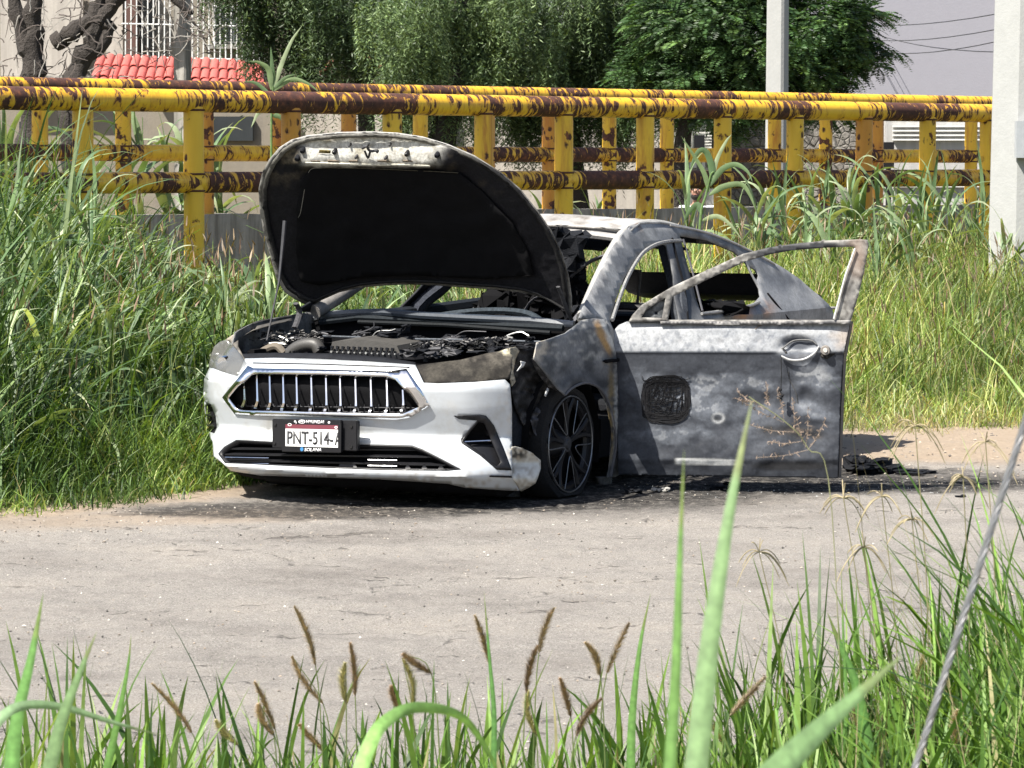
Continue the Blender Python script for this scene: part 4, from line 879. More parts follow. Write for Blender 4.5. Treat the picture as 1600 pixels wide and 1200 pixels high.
def col_hood(px, py):
    n = fbm(px/16, py/12, 3); n2 = fbm(px/5, py/5, 8)
    w = sstep(264, 257, py+(n-.5)*8)*sstep(462, 486, px+(n2-.5)*14-abs(py-240)*.1)*sstep(712, 670, px+(n-.5)*24+(py-215)*.35)
    c = mixc((.012, .012, .015), (.05, .042, .032), sstep(.5, .8, n)*sstep(330, 240, py))
    c = mixc(c, (.20, .17, .12), sstep(500, 440, px)*sstep(300, 230, py)*sstep(.45, .6, n)*.5)
    c = mixc(c, mixc((.50, .495, .46), (.34, .32, .26), sstep(.50, .70, n)), w); c = mixc(c, (.16, .13, .09), w*sstep(.62, .70, n2)*.5); return c
bon = panel('bonnet', hood_o, [], 6, hood(0), MT['burnt'], car, lambda px, py: mixc(mixc((.30, .29, .27), (.08, .075, .07), sstep(.4, .7, fbm(px/30, py/30, 3))), (.42, .41, .39), sstep(250, 225, py)), .004, 1, True, 40)  # towards the top edge the sunlit rim is painted in as a paler tone
inner_o = shrink(hood_o, 640, 345, .968, .975)
padh = [(486, 263), (560, 261), (640, 264), (720, 273), (752, 300), (800, 350), (826, 400), (832, 430), (760, 436), (640, 430), (560, 434), (500, 446), (470, 440), (462, 390), (464, 320), (470, 285)]
def hstrip(px, py):
    m_ = sstep(440, 480, px)*sstep(735, 690, px); return -.022-.062*m_*sstep(214, 256, py)*sstep(266, 258, py)
ih = panel('inner_frame', inner_o, [], 4.0, lambda px, py: hood(hstrip(px, py))(px, py)+np.array([.012, 0, 0])*((fbm(px/12, py/9, 7, 2)-.5)*.8)[:, None], MT['soot'], bon, col_hood, .004, 1, True, 40)
ih2 = panel('frame_rim', inner_o, [shrink(hood_o, 640, 340, .935, .948)], 6, hood(-.036), MT['soot'], bon, lambda px, py: mixc((.016, .016, .017), (.15, .145, .13), np.maximum(sstep(520, 430, px)*sstep(330, 240, py), sstep(262, 225, py))*(.6+.4*sstep(.35, .6, fbm(px/30, py/30, 3)))), .012, 1, True, 40)
panel('insulation_pad', padh, [], 9, lambda px, py: hood(-.045)(px, py)+np.array([.02, 0, 0])*((fbm(px/30, py/22, 7, 3)-.5)*2)[:, None], MT['void'], bon, None, .01, 1)
hp = lambda a, b, o=0.0: hood(o)(np.array([float(a)]), np.array([float(b)]))[0]
mb = MB(); mb.tube(catmull([hp(a, b, -.05) for a, b in ((500, 262), (484, 266), (477, 290), (470, 330), (466, 340))], 4), .0016, 4, (.30, .29, .26)); mb.build('pad_edge', MT['soot'], bon)
mb = MB(); mb.tube(catmull([hp(a, b, -.05) for a, b in ((500, 262), (560, 263), (640, 266), (716, 270))], 4), .002, 4, (.10, .09, .07)); mb.build('pad_edge', MT['soot'], bon)
mb = MB(); mb.tube(catmull([hp(a, b, -.04) for a, b in ((1, 1),)][:0]+[hp(a, b, -.082) for a, b in ((478, 254), (560, 256.5), (620, 257), (672, 259))], 4), .008, 5, (.55, .53, .45)); mb.build('fold', MT['soot'], bon)
for x, y, r, mt in ((524, 236, .013, 'black'), (637, 239, .013, 'black'), (474, 234, .014, 'char'), (684, 241, .014, 'char'), (466, 246, .016, 'char'), (558, 243.5, .008, 'rod'), (604, 245, .008, 'rod'), (548, 225, .006, 'rod'), (611, 224, .006, 'rod')):
    mb = MB(); c = hp(x, y, float(hstrip(np.array([float(x)]), np.array([float(y)]))[0])); n_ = -HNn; mb.tube([c-n_*.012, c+n_*.014, c+n_*.022], [r, r, r*.7], 12); mb.build('rubber_stop', MT[mt], bon, col=False)
mb = MB()
for pts, r in ((((566, 232), (573, 229), (578, 236), (590, 235), (589, 238)), .007), (((570, 236), (575, 247), (578, 238)), .006), (((574, 229), (577, 224)), .005)): mb.tube(catmull([hp(a, b, -.085) for a, b in pts], 3), r, 6)
mb.build('bonnet_latch', MT['rod'], bon, col=False)
panel('warning_sticker', [(499, 234), (517, 235), (516, 240), (498, 239)], [], 5, hood(-.066), MT['soot'], bon, lambda px, py: mixc((.08, .06, .02), (.28, .22, .08), sstep(.4, .6, fbm(px/3, py/2, 3))), .001)
mb = MB()
for x0, x1 in ((486, 500), (512, 530), (545, 560), (590, 610), (630, 645)): mb.tube([hp(x0, 251, -.080), hp(x1, 251.5, -.080)], .006, 5, (.16, .13, .10))
mb.build('slots', MT['soot'], bon)
for nm, pts, r in (('hinge', ((462, 474), (468, 486), (464, 502), (460, 512)), .018), ('hinge', ((872, 448), (878, 462), (884, 480), (893, 500)), .013)):
    mb = MB(); yc = .70 if pts[0][0] > 600 else -.74; mb.tube(catmull([cpl(a, b, 1, yc) for a, b in pts], 3), r, 6, (.06, .06, .065), ell=(1, .5)); mb.build(nm, MT['soot'], bon)
mb = MB(); q = [cpl(a, b, 1, -.70) for a, b in ((417, 532), (428, 478), (436, 440), (443, 370), (445, 345))]; mb.tube(q, [.005, .005, .006, .011, .011], 8); mb.build('support_strut', MT['rod'], bon, col=False)

# ------------------------------------------------ engine bay
eb = empty('engine_bay', (0, 0, 0)); eb.parent = car
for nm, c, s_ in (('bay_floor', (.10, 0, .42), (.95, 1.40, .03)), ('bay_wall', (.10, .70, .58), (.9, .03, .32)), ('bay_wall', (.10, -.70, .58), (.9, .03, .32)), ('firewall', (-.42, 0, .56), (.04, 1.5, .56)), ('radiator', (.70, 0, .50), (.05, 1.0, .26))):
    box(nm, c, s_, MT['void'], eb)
mb = MB(); cw = [cpl(a, b, 0, -.36+.07*(1-((a-690)/190)**2)) for a, b in ((488, 497), (520, 491), (560, 489), (600, 488), (660, 493), (720, 496), (780, 499), (830, 501), (880, 506), (897, 507))]
CC = np.array([mixc((.035, .045, .06), (.36, .37, .38), np.array([v]))[0] for v in (.45, .4, .1, .0, .0, .0, .0, .15, .5, .6)])
V, F = tube_data(np.array(cw), .026, 8, ell=(1, .8)); cc = np.repeat(CC, 8, 0); cc = np.vstack([cc, CC[:1], CC[-1:]])
mb.V.append(V); mb.F += [tuple(f) for f in F]; mb.C.append(cc); mb.n += len(V); mb.build('cowl_beam', MT['burnt'], car)
mb = MB(); mb.tube([cpl(a, b, 0, -.30) for a, b in ((500, 503), (560, 496), (640, 500), (740, 506), (840, 511), (880, 513))], .018, 6, (.012, .016, .02)); mb.tube([cpl(a, b, 0, -.28) for a, b in ((560, 503), (700, 508), (860, 520))], .012, 6, (.01, .012, .014)); mb.build('scuttle_panel', MT['soot'], car)
cb = [cpl(a, b, 0, -.34) for a, b in ((470, 512), (500, 500), (600, 498), (700, 502), (800, 508), (890, 512), (900, 530), (840, 545), (700, 545), (560, 540), (480, 535))]
bm = bmesh.new(); bm.faces.new([bm.verts.new(p) for p in cb]); bmo('bulkhead', bm, MT['void'], car)
def chunk(name, c, s_, m, seed, parent, amp=.3, lev=3, col=None):
    bm = bmesh.new(); bmesh.ops.create_cube(bm, size=1); bmesh.ops.subdivide_edges(bm, edges=bm.edges[:], cuts=lev, use_grid_fill=True)
    r_ = random.Random(seed)
    for v in bm.verts: v.co = Vector([(v.co[i]+r_.uniform(-amp, amp)*.25)*s_[i]+c[i] for i in range(3)])
    return bmo(name, bm, m, parent)
# ribbed air box
ab = [cpl(a, b, 0, .30) for a, b in ((516, 548), (519, 534), (560, 530), (602, 535), (620, 540), (625, 552))]
bm = bmesh.new(); a = [bm.verts.new(p) for p in ab]; b_ = [bm.verts.new(p+K(-.25, 0, .012)) for p in ab]; n = len(ab)
bm.faces.new(a)
for i in range(n): bm.faces.new((a[i], b_[i], b_[(i+1) % n], a[(i+1) % n]))
bmesh.ops.recalc_face_normals(bm, faces=bm.faces); abx = bmo('air_box', bm, simple('scorched_grey_plastic', (.055, .052, .048), .65, 0, .3, 12, .4), eb)
for i in range(12):
    p0 = cpl(519+i*8.6, 541+i*.3, 0, .315); mb = MB(); mb.tube([p0, p0+K(.012, 0, -.03)], [.011, .003], 5); mb.build('rib', MT['char'], abx, col=False)
base = [cpl(a, b, 0, .36) for a, b in ((500, 556), (505, 549), (640, 553), (648, 562))]
bm = bmesh.new(); a = [bm.verts.new(p) for p in base]; b_ = [bm.verts.new(p+K(-.3, 0, .0)) for p in base]; bm.faces.new(a)
for i in range(4): bm.faces.new((a[i], b_[i], b_[(i+1) % 4], a[(i+1) % 4]))
bmo('box_base', bm, MT['black'], eb)
al = simple('bare_alloy', (.55, .55, .53), .4, .7, .3, 30, .1)
for i in range(13):
    p0 = cpl(518+i*9, 549.5+i*.35, 0, .37); mb = MB(); mb.tube([p0-K(.004, 0, 0), p0+K(.004, 0, 0)], .0042+.002*(i % 3 == 0), 6); mb.build('screw', al, abx, col=False)
mb = MB(); mb.tube(catmull([cpl(a, b, 0, .40) for a, b in ((450, 559), (458, 548), (470, 541), (484, 538), (494, 540), (500, 549))], 4), [.035]*21, 12); mb.build('intake_duct', simple('scorched_duct', (.05, .048, .045), .5, 0, .3, 20, .3), eb, col=False)
mb = MB(); mb.tube(catmull([cpl(a, b, 0, .42) for a, b in ((400, 556), (416, 546), (432, 541), (444, 552))], 4), .02, 8); mb.build('bracket', simple('dusty_bracket', (.13, .11, .085), .8, 0, .4, 20, .4), eb, col=False)
mb = MB(); mb.tube(catmull([cpl(a, b, 0, .42) for a, b in ((438, 558), (442, 549), (452, 546), (456, 556))], 4), .006, 6); mb.build('hose', MT['rod'], eb, col=False)
mb = MB(); mb.tube(catmull([cpl(a, b, 0, .35) for a, b in ((665, 565), (667, 552), (674, 546), (690, 545))], 4), .012, 8); mb.build('hose', MT['rod'], eb, col=False)
mb = MB(); mb.tube([cpl(a, b, 0, 0.05) for a, b in ((505, 525), (620, 529.5), (740, 531), (845, 534))], .006, 6, (.09, .10, .115)); mb.build('cross_bar', MT['soot'], eb)
rr = random.Random(5)
for i in range(70):
    a = rr.choice([rr.uniform(385, 505), rr.uniform(640, 835), rr.uniform(640, 835), rr.uniform(560, 700)]); b = rr.uniform(528, 556) if a > 620 else rr.uniform(520, 556)
    if a > 700: b = min(b, 556-(a-700)*.12)
    if 505 < a < 640: b = rr.uniform(512, 526)
    if a < 420: b = max(b, 545-(a-385)*.6)
    x = rr.uniform(.1, .5) if b > 540 else rr.uniform(-.2, .15); c = cpl(a, b, 0, x); s_ = (rr.uniform(.03, .10), rr.uniform(.02, .09), rr.uniform(.012, .035))
    chunk('charred_debris', c, s_, MT['char'] if rr.random() < .75 else MT['rod'], i, eb, .9, 2)
ashm = simple('grey_ash', (.30, .29, .27), .9, 0, .5, 40, .6)
mb = MB()
for i in range(260):
    a = rr.choice([rr.uniform(640, 800), rr.uniform(395, 500)]); b = rr.uniform(534, 552)-max(0, a-700)*.08 if a > 600 else rr.uniform(517, 534)
    c = cpl(a, b, 0, rr.uniform(.05, .3)); r = rr.uniform(.002, .006); mb.tube([c, c+K(rr.uniform(-.02, .02), rr.uniform(-.03, .03), rr.uniform(-.006, .012))], r, 4, (.02, .02, .02) if rr.random() < .6 else (.16, .155, .15))
tag(mb.build('burnt_fragments', MT['soot'], eb), kind='stuff')

# ------------------------------------------------ cabin remains
cab = empty('cabin_frame', (0, 0, 0)); cab.parent = car
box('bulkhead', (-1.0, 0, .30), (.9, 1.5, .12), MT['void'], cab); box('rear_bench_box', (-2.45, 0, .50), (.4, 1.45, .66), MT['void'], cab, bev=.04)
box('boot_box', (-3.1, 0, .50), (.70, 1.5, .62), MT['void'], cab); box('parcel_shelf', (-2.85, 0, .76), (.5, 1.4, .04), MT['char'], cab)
mb = MB(); mb.tube([(-.72, -.74, .70), (-.72, 0, .72), (-.72, .74, .70)], .05, 8); mb.build('dash_beam', MT['char'], cab, col=False)
for sy in (-1, 1):
    y = .37*sy
    st = empty('seat_frame', (0, 0, 0)); st.parent = cab
    def tb(pts, r, name, c=(.06, .06, .065), n=6):
        mb = MB(); mb.tube(catmull(pts, 4), r, n, c); return mb.build(name, MT['soot'], st)
    tb([(-1.45, y-.22, .38), (-1.52, y-.24, .62), (-1.58, y-.20, .84), (-1.60, y-.12, .90), (-1.60, y+.12, .90), (-1.58, y+.20, .84), (-1.52, y+.24, .62), (-1.45, y+.22, .38)], .022, 'seat_back')
    tb([(-1.60, y-.075, .88), (-1.64, y-.075, 1.08), (-1.64, y-.065, 1.10), (-1.64, y+.065, 1.10), (-1.64, y+.075, 1.08), (-1.60, y+.075, .88)], .008, 'headrest_hoop', (.10, .09, .08))
    box('seat_spring', (-1.56, y, .66), (.02, .38, .34), MT['char'], st); box('seat_base', (-1.25, y, .36), (.45, .46, .14), MT['char'], st, bev=.03)
mb = MB(); th = np.linspace(0, 2*math.pi, 21); mb.tube([(-.98-.07*math.sin(t), .37+.17*math.cos(t), .80+.15*math.sin(t)) for t in th], .010, 6); mb.tube([(-.98, .37, .80), (-.75, .37, .72)], .025, 8); mb.build('steering_wheel', MT['char'], cab, col=False)
for i in range(9):
    a, b, c = rr.uniform(-1.0, -.6), rr.uniform(-.6, .6), rr.uniform(.72, .86); chunk('charred_debris', (a, b, c), (.10, .14, .05), MT['char'], i+99, cab, .9, 2)
for pts, r in ((((-.9, .25, .95), (-.95, .45, 1.15), (-1.05, .60, 1.22)), .025), (((-.7, .50, .85), (-.85, .58, 1.02), (-1.0, .60, 1.1)), .02), (((-.8, .1, .76), (-.8, .2, .95), (-.85, .3, 1.0)), .012)):
    mb = MB(); mb.tube(catmull(pts, 4), r, 6, (.10, .10, .11), ell=(1, .4)); mb.build('hanging_trim', MT['soot'], cab)
mb = MB(); mb.tube(catmull([(-.7, -.5, .84), (-.72, -.1, .90), (-.72, .2, .90), (-.7, .35, .84)], 5), .02, 6, (.03, .04, .05)); mb.build('dash_rail', MT['soot'], cab)

rr = random.Random(77)
for i in range(34):
    a, b = rr.uniform(770, 925), rr.uniform(385, 500)
    if a > 905 and b < 440: a -= 40
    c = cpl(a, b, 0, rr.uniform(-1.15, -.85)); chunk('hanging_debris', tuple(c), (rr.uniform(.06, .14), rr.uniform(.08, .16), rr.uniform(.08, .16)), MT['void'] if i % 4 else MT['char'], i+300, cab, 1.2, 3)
for i in range(10):
    a, b = rr.uniform(1010, 1140), rr.uniform(470, 500); c = cpl(a, b, 0, rr.uniform(-2.0, -1.8)); chunk('charred_debris', tuple(c), (.12, .16, .07), MT['void'], i+400, cab, .9, 2)

for i in range(16):
    a = rr.uniform(400, 820); b = rr.uniform(520, 550)-max(0, a-700)*.06; pts = [(a, b)]
    for k in range(3): pts.append((pts[-1][0]+rr.uniform(-14, 22), pts[-1][1]+rr.uniform(-9, 7)))
    mb = MB(); x_ = rr.uniform(.05, .35); mb.tube(catmull([cpl(p, q, 0, x_) for p, q in pts], 4), rr.uniform(.002, .005), 5); mb.build('wire', MT['rod'] if i % 3 else al, eb, col=False)

panel('headliner', [(-1.2, -.42), (-1.2, .42), (-1.75, .40), (-2.3, .40), (-2.3, -.42)], [], .06, lambda x, y: roofmap(x, y)-np.array([0, 0, 1])*(.055+.05*fbm(x*4, y*4, 6)+.05*sstep(-1.6, -1.25, x))[:, None], MT['void'], cab, None, .006)
# ---------------------------------------------------------------- vegetation
def blades(base, h, w, head, lean, droop, seg=5, rng=NR, hb=None, ww=None, twist=1.0):
    """curved tapering blades. base (n,3), h length, w width, head heading angle, lean initial tilt, droop extra bend"""
    n = len(base); t = np.linspace(0, 1, seg+1); dt = 1/seg
    ang = lean[:, None]+droop[:, None]*(t[None, :]**1.5)            # tilt from vertical
    dx = np.sin(ang)*h[:, None]*dt; dz = np.cos(ang)*h[:, None]*dt
    hx = np.concatenate([np.zeros((n, 1)), np.cumsum((dx[:, :-1]+dx[:, 1:])/2, 1)], 1); hz = np.concatenate([np.zeros((n, 1)), np.cumsum((dz[:, :-1]+dz[:, 1:])/2, 1)], 1)
    C = np.stack([base[:, 0:1]+hx*np.cos(head)[:, None], base[:, 1:2]+hx*np.sin(head)[:, None], base[:, 2:3]+hz], 2)
    tw = head+math.pi/2+rng.uniform(-1, 1, n)*twist
    wd = w[:, None]*np.minimum(1, (t*5+.45))[None, :]*np.maximum(0, 1-t[None, :]**2.2)**.8*.5
    S = np.stack([np.cos(tw), np.sin(tw), rng.uniform(-.25, .25, n)], 1)[:, None, :]*wd[..., None]
    L, R = C-S, C+S
    V = np.stack([L, R], 2).reshape(-1, 3); m = 2*(seg+1)
    b = (np.arange(n)*m)[:, None, None]; q = (np.arange(seg)*2)[None, :, None]; F = (b+q+np.array([0, 1, 3, 2])[None, None, :]).reshape(-1, 4)
    return V, F, m, C
def tintcol(n, m, base, var, rng=NR, tip=None, tt=None):
    c = np.array(base)[None, :]*np.exp(rng.normal(0, var, (n, 1)))*np.exp(rng.normal(0, var*.35, (n, 3))); return np.repeat(c, m, 0)
def palette(n, pal, rng=NR, wts=None, var=.18):
    i = rng.choice(len(pal), n, p=wts); return np.array(pal)[i]*np.exp(rng.normal(0, var, (n, 1)))
def outside_car(x, y, mx=.0):
    q = (np.stack([x, y, x*0], -1)-CO)@CM.T; return ~((np.abs(q[..., 1]) < .95+mx) & (q[..., 0] > -3.95-mx) & (q[..., 0] < 1.02+mx))
DB = CO[:2]+(HP@CM)[:2]; 
def outside_door(x, y):
    u = (x-HW[0])*DD[0]+(y-HW[1])*DD[1]; v = (x-HW[0])*DN[0]+(y-HW[1])*DN[1]; return ~((u > -.1) & (u < 1.4) & (np.abs(v) < .2))
def fieldpts(n, x0, x1, y0, y1, dens_, rng=NR):
    x = rng.uniform(x0, x1, n); y = rng.uniform(y0, y1, n); k = (rng.random(n) < dens_(x, y)) & outside_car(x, y) & outside_door(x, y) & (y < railY(x)+7.6)
    return x[k], y[k]
def grassfield(name, label, n, x0, x1, y0, y1, dfn, hfn, w, pal, wts, lean, droop, seg, m='grass', twist=1.2, hvar=.28):
    x, y = fieldpts(n, x0, x1, y0, y1, dfn); k = len(x); z = GZ(x, y)-.03; h = hfn(x, y)*np.exp(NR.normal(0, hvar, k)); ok = h > .04; x, y, z, h = x[ok], y[ok], z[ok], h[ok]; k = len(x)
    V, F, mm, C = blades(np.stack([x, y, z], 1), h, NR.uniform(w[0], w[1], k), NR.uniform(0, 6.283, k), np.abs(NR.normal(0, lean, k)), np.abs(NR.normal(droop[0], droop[1], k)), seg, twist=twist)
    pc = palette(k, pal, wts=wts); q = fbm(x*1.7+9, y*1.7, 77, 3); q2 = sstep(.36, .62, q)[:, None]
    pc = pc*(.55+.65*q2)*(np.array([.85, 1, .9])*(1-q2)+np.array([1.05, 1.02, 1.0])*q2)
    o = npmesh(name, V, F, MT[m], None, np.repeat(pc, mm, 0)); tag(o, label, 'grass', kind='stuff'); print(name, k, len(F)*2); return o
DG, MG, LG, YG, BR, BG, PG = (.038, .078, .022), (.085, .150, .034), (.175, .26, .06), (.29, .325, .105), (.38, .31, .16), (.085, .130, .065), (.28, .33, .20)
ed = lambda x, y: y-edgeY(x)
# left bank: tall, dense, blue green behind and bright low grass in front
grassfield('tall_grass', 'dense tall dark green grass on the bank left of the burnt car', 46000, -5.5, .2, 16.0, 29.5,
    lambda x, y: sstep(.25, 1.0, ed(x, y))*sstep(.4, -.6, x)*np.where(y > railY(x)-.3, .35, 1), lambda x, y: (.22+.62*sstep(.2, 2.2, ed(x, y))+.22*sstep(-1.8, -2.8, x))*(.62+.6*fbm(x*1.1, y*1.1, 5, 3))*(1-.45*sstep(-2.9, -1.7, x))*(1-.68*sstep(-6, -2.5, y-railY(x))*sstep(-3.6, -2.3, x)),
    (.008, .026), [DG, MG, BG, PG, LG], [.30, .32, .18, .08, .12], .32, (1.3, .8), 6)
grassfield('short_grass', 'short bright green grass along the left edge of the road in front of the bank', 46000, -5, -.6, 15.6, 19.9,
    lambda x, y: sstep(-.30, .15, ed(x, y)+(fbm(x*3, y*3, 8, 3)-.5)*.7)*sstep(1.6, .8, ed(x, y)), lambda x, y: .13+.34*sstep(.0, 1.1, ed(x, y)), (.004, .009), [MG, LG, YG, BR, DG], [.30, .46, .10, .02, .12], .45, (1.3, .7), 4)
grassfield('broad_grass', 'scattered broad arching blades standing out of the tall grass on the left bank', 5200, -5.5, -.3, 16.6, 28,
    lambda x, y: sstep(.4, 1.4, ed(x, y))*sstep(.2, -1.0, x)*np.where(y > railY(x)-.3, .2, 1), lambda x, y: (.35+.55*sstep(.4, 2.4, ed(x, y))+.2*sstep(-1.8, -2.8, x))*(1-.40*sstep(-2.9, -1.7, x))*(1-.6*sstep(-6, -2.5, y-railY(x))*sstep(-3.6, -2.3, x)), (.022, .042), [(.12, .18, .075), (.19, .26, .11), (.28, .34, .19), (.07, .12, .05)], [.35, .3, .15, .2], .30, (1.5, .6), 9, 'reed', .9)
# right bank: fine yellow green
grassfield('meadow_grass', 'fine yellow green meadow grass on the bank right of the burnt car', 72000, -.5, 6.2, 20.4, 33.5,
    lambda x, y: sstep(.0, .5, ed(x, y)+(fbm(x*2, y*2, 8, 3)-.5)*.9)*sstep(-.6, .4, x), lambda x, y: (.14+.30*sstep(.1, 2.4, ed(x, y)))*(.25+1.35*fbm(x*1.6, y*1.6, 15, 3))*(1-.3*sstep(-3, -.8, y-railY(x))),
    (.005, .012), [MG, LG, YG, BR, PG, (.40, .34, .20)], [.12, .36, .32, .06, .08, .06], .30, (1.0, .6), 5)
grassfield('dry_grass', 'thin dry straw coloured grass low on the verge behind the open door', 9000, .8, 6.0, 21.2, 24.4,
    lambda x, y: sstep(-.3, .2, ed(x, y)+(fbm(x*3, y*3, 18, 3)-.5)*.8)*sstep(1.2, .5, ed(x, y)), lambda x, y: .16+x*0, (.003, .006), [BR, YG, (.36, .30, .17)], [.4, .3, .3], .6, (1.0, .6), 4)
# brownish seed heads standing in the meadow
def seedheads(name, label, n, x0, x1, y0, y1, dfn, hfn):
    x, y = fieldpts(n, x0, x1, y0, y1, dfn); k = len(x); z = GZ(x, y)-.03; h = hfn(x, y)*np.exp(NR.normal(0, .18, k)); hd = NR.uniform(0, 6.28, k); ln = np.abs(NR.normal(0, .12, k)); dr = np.abs(NR.normal(.25, .15, k))
    V, F, mm, C = blades(np.stack([x, y, z], 1), h, np.full(k, .003), hd, ln, dr, 4, twist=1); c = np.repeat(palette(k, [YG, (.20, .20, .09)]), mm, 0)
    tip = C[:, -1]; V2, F2, m2, _ = blades(tip-np.array([0, 0, .01]), NR.uniform(.05, .12, k), NR.uniform(.009, .014, k), hd, ln+dr, dr, 3); c2 = np.repeat(palette(k, [(.20, .13, .09), (.30, .22, .14), (.16, .12, .08)]), m2, 0)
    V3, F3, m3, _ = blades(tip-np.array([0, 0, .01]), NR.uniform(.05, .12, k), NR.uniform(.009, .014, k), hd, ln+dr, dr, 3)
    n1, n2 = len(V), len(V2); tag(npmesh(name, np.vstack([V, V2, V3]), np.vstack([F, F2+n1, F3+n1+n2]), MT['grass'], None, np.vstack([c, c2, c2])), label, 'grass', kind='stuff')
seedheads('seeding_grass', 'brown seed heads scattered through the right meadow', 2600, -.3, 6.2, 21.6, 32, lambda x, y: sstep(.5, 1.5, ed(x, y))*.8, lambda x, y: .32+.15*sstep(.5, 2.5, ed(x, y)))
seedheads('seeding_grass', 'thin seed stalks standing in the tall grass behind the bonnet', 900, -4.5, -.6, 18, 27, lambda x, y: sstep(.6, 1.5, ed(x, y)), lambda x, y: (.72+.25*fbm(x, y, 3))*(1-.55*sstep(-6, -2.5, y-railY(x))*sstep(-3.6, -2.3, x)))

# broad-leaved reeds: each a plant with its own stalk and leaves
def leaf_mesh(L, w, lean, droop, col, seed, seg=9, fold=.35):
    r = np.random.default_rng(seed); t = np.linspace(0, 1, seg+1); a = lean+droop*t**1.6; dx = np.sin(a)*L/seg; dz = np.cos(a)*L/seg
    X = np.concatenate([[0], np.cumsum((dx[1:]+dx[:-1])/2)]); Z = np.concatenate([[0], np.cumsum((dz[1:]+dz[:-1])/2)])
    wd = w*.5*np.minimum(1, .35+t*4)*np.maximum(0, 1-t**1.7)**1.0; tw = r.uniform(-1.4, 1.4)*t
    nx, nz = np.cos(a), -np.sin(a)
    V = []
    for k in range(seg+1):
        c = np.array([X[k], 0, Z[k]]); s_ = np.array([math.sin(tw[k])*nx[k], math.cos(tw[k]), math.sin(tw[k])*nz[k]]); up = np.array([-nx[k], 0, -nz[k]])*-1
        V += [c-s_*wd[k]+up*wd[k]*fold, c, c+s_*wd[k]+up*wd[k]*fold]
    F = [(k*3+j, k*3+j+1, k*3+j+4, k*3+j+3) for k in range(seg) for j in range(2)]
    c = np.array(col)*np.exp(r.normal(0, .12)); cc = np.repeat(c[None], len(V), 0); cc[-6:] = cc[-6:]*.5+np.array([.30, .26, .12])*.5
    return npmesh('leaf', V, F, MT['reed'], 'mesh', cc)
RC = [(.15, .225, .11), (.22, .30, .15), (.105, .17, .08), (.31, .37, .22)]
LM = [leaf_mesh(1, .062+.02*(i % 3), l, d, RC[i % 4], i) for i, (l, d) in enumerate([(.25, .5), (.35, 1.3), (.5, 1.7), (.7, 1.9), (.3, 2.0), (.8, 1.2), (.45, .9), (.6, 2.4)])]
SM = None
def reed(base, h, nl, label, group, L=.62, seed=0, rot=None, lean=(0, 0)):
    r = random.Random(seed); e = empty('reed_plant', tuple(base), 0, label, 'plant', group)
    mb = MB(); P = catmull([(0, 0, -.05), (lean[0]*.3, lean[1]*.3, h*.4), (lean[0], lean[1], h)], 4); mb.tube(P, np.linspace(.011, .004, len(P)), 6, (.16, .25, .10)); mb.build('stalk', MT['grass'], e)
    for i in range(nl):
        t = .25+.75*(i+.5)/nl; q = P[int(t*(len(P)-1))]; o = link('leaf', LM[r.randrange(8)], e); o.location = tuple(q)
        s = L*r.uniform(.7, 1.15)*(1 if i < nl-2 else .85); o.scale = (s, s*r.uniform(.8, 1.15)*(1.45 if L > .9 else 1.15), s); o.rotation_euler = (r.uniform(-.15, .15), r.uniform(-.35, .15)-(.35 if i >= nl-2 else 0), i*2.4+r.uniform(-.6, .6))
    return e
def rp(px, Y):
    x = (px-800)/FPX*Y; return np.array([x, Y, float(GZ(x, Y))-.03])
rng5 = random.Random(21); gi = 0
REEDG = 'reeds growing along the near railing right of the car'
for px, dY, h, nl in [(1080, 1.6, .70, 7), (1150, 1.1, .40, 8), (1180, 1.4, .55, 9), (1205, .8, .5, 9), (1232, 1.3, .62, 9), (1258, .9, .52, 9), (1280, 1.6, .7, 9), (1305, .7, .48, 8), (1325, 1.2, .75, 10), (1340, 1.8, .62, 9),
      (1352, .9, .55, 9), (1375, 1.3, .72, 9), (1392, 2.0, .5, 8), (1410, .8, .62, 9), (1432, 1.4, .5, 9), (1455, 1.9, .35, 8), (1462, .9, .66, 9), (1490, 1.3, .60, 9), (1515, .8, .5, 8), (1532, 1.2, .62, 8), (1420, 3.2, .35, 8), (1370, 3.9, .30, 7), (1268, 2.4, .4, 8), (1300, 2.8, .35, 8), (1570, 3.2, .4, 7)]:
    X = (px-800)/FPX*28; Y = railY(X)-dY; b = rp(px, Y)
    ri = sorted([1080, 1150, 1180, 1205, 1232, 1258, 1280, 1305, 1325, 1340, 1352, 1375, 1392, 1410, 1432, 1455, 1462, 1490, 1515, 1532, 1420, 1370, 1268, 1300, 1570]).index(px); reed(b, h+.12, nl+2, ORD[ri]+' broad-leaved reed from the left in the clump along the near railing', REEDG, .66, seed=px, lean=(rng5.uniform(-.08, .08), 0))
def wp(px, py, Y): return at(px, py, Y)
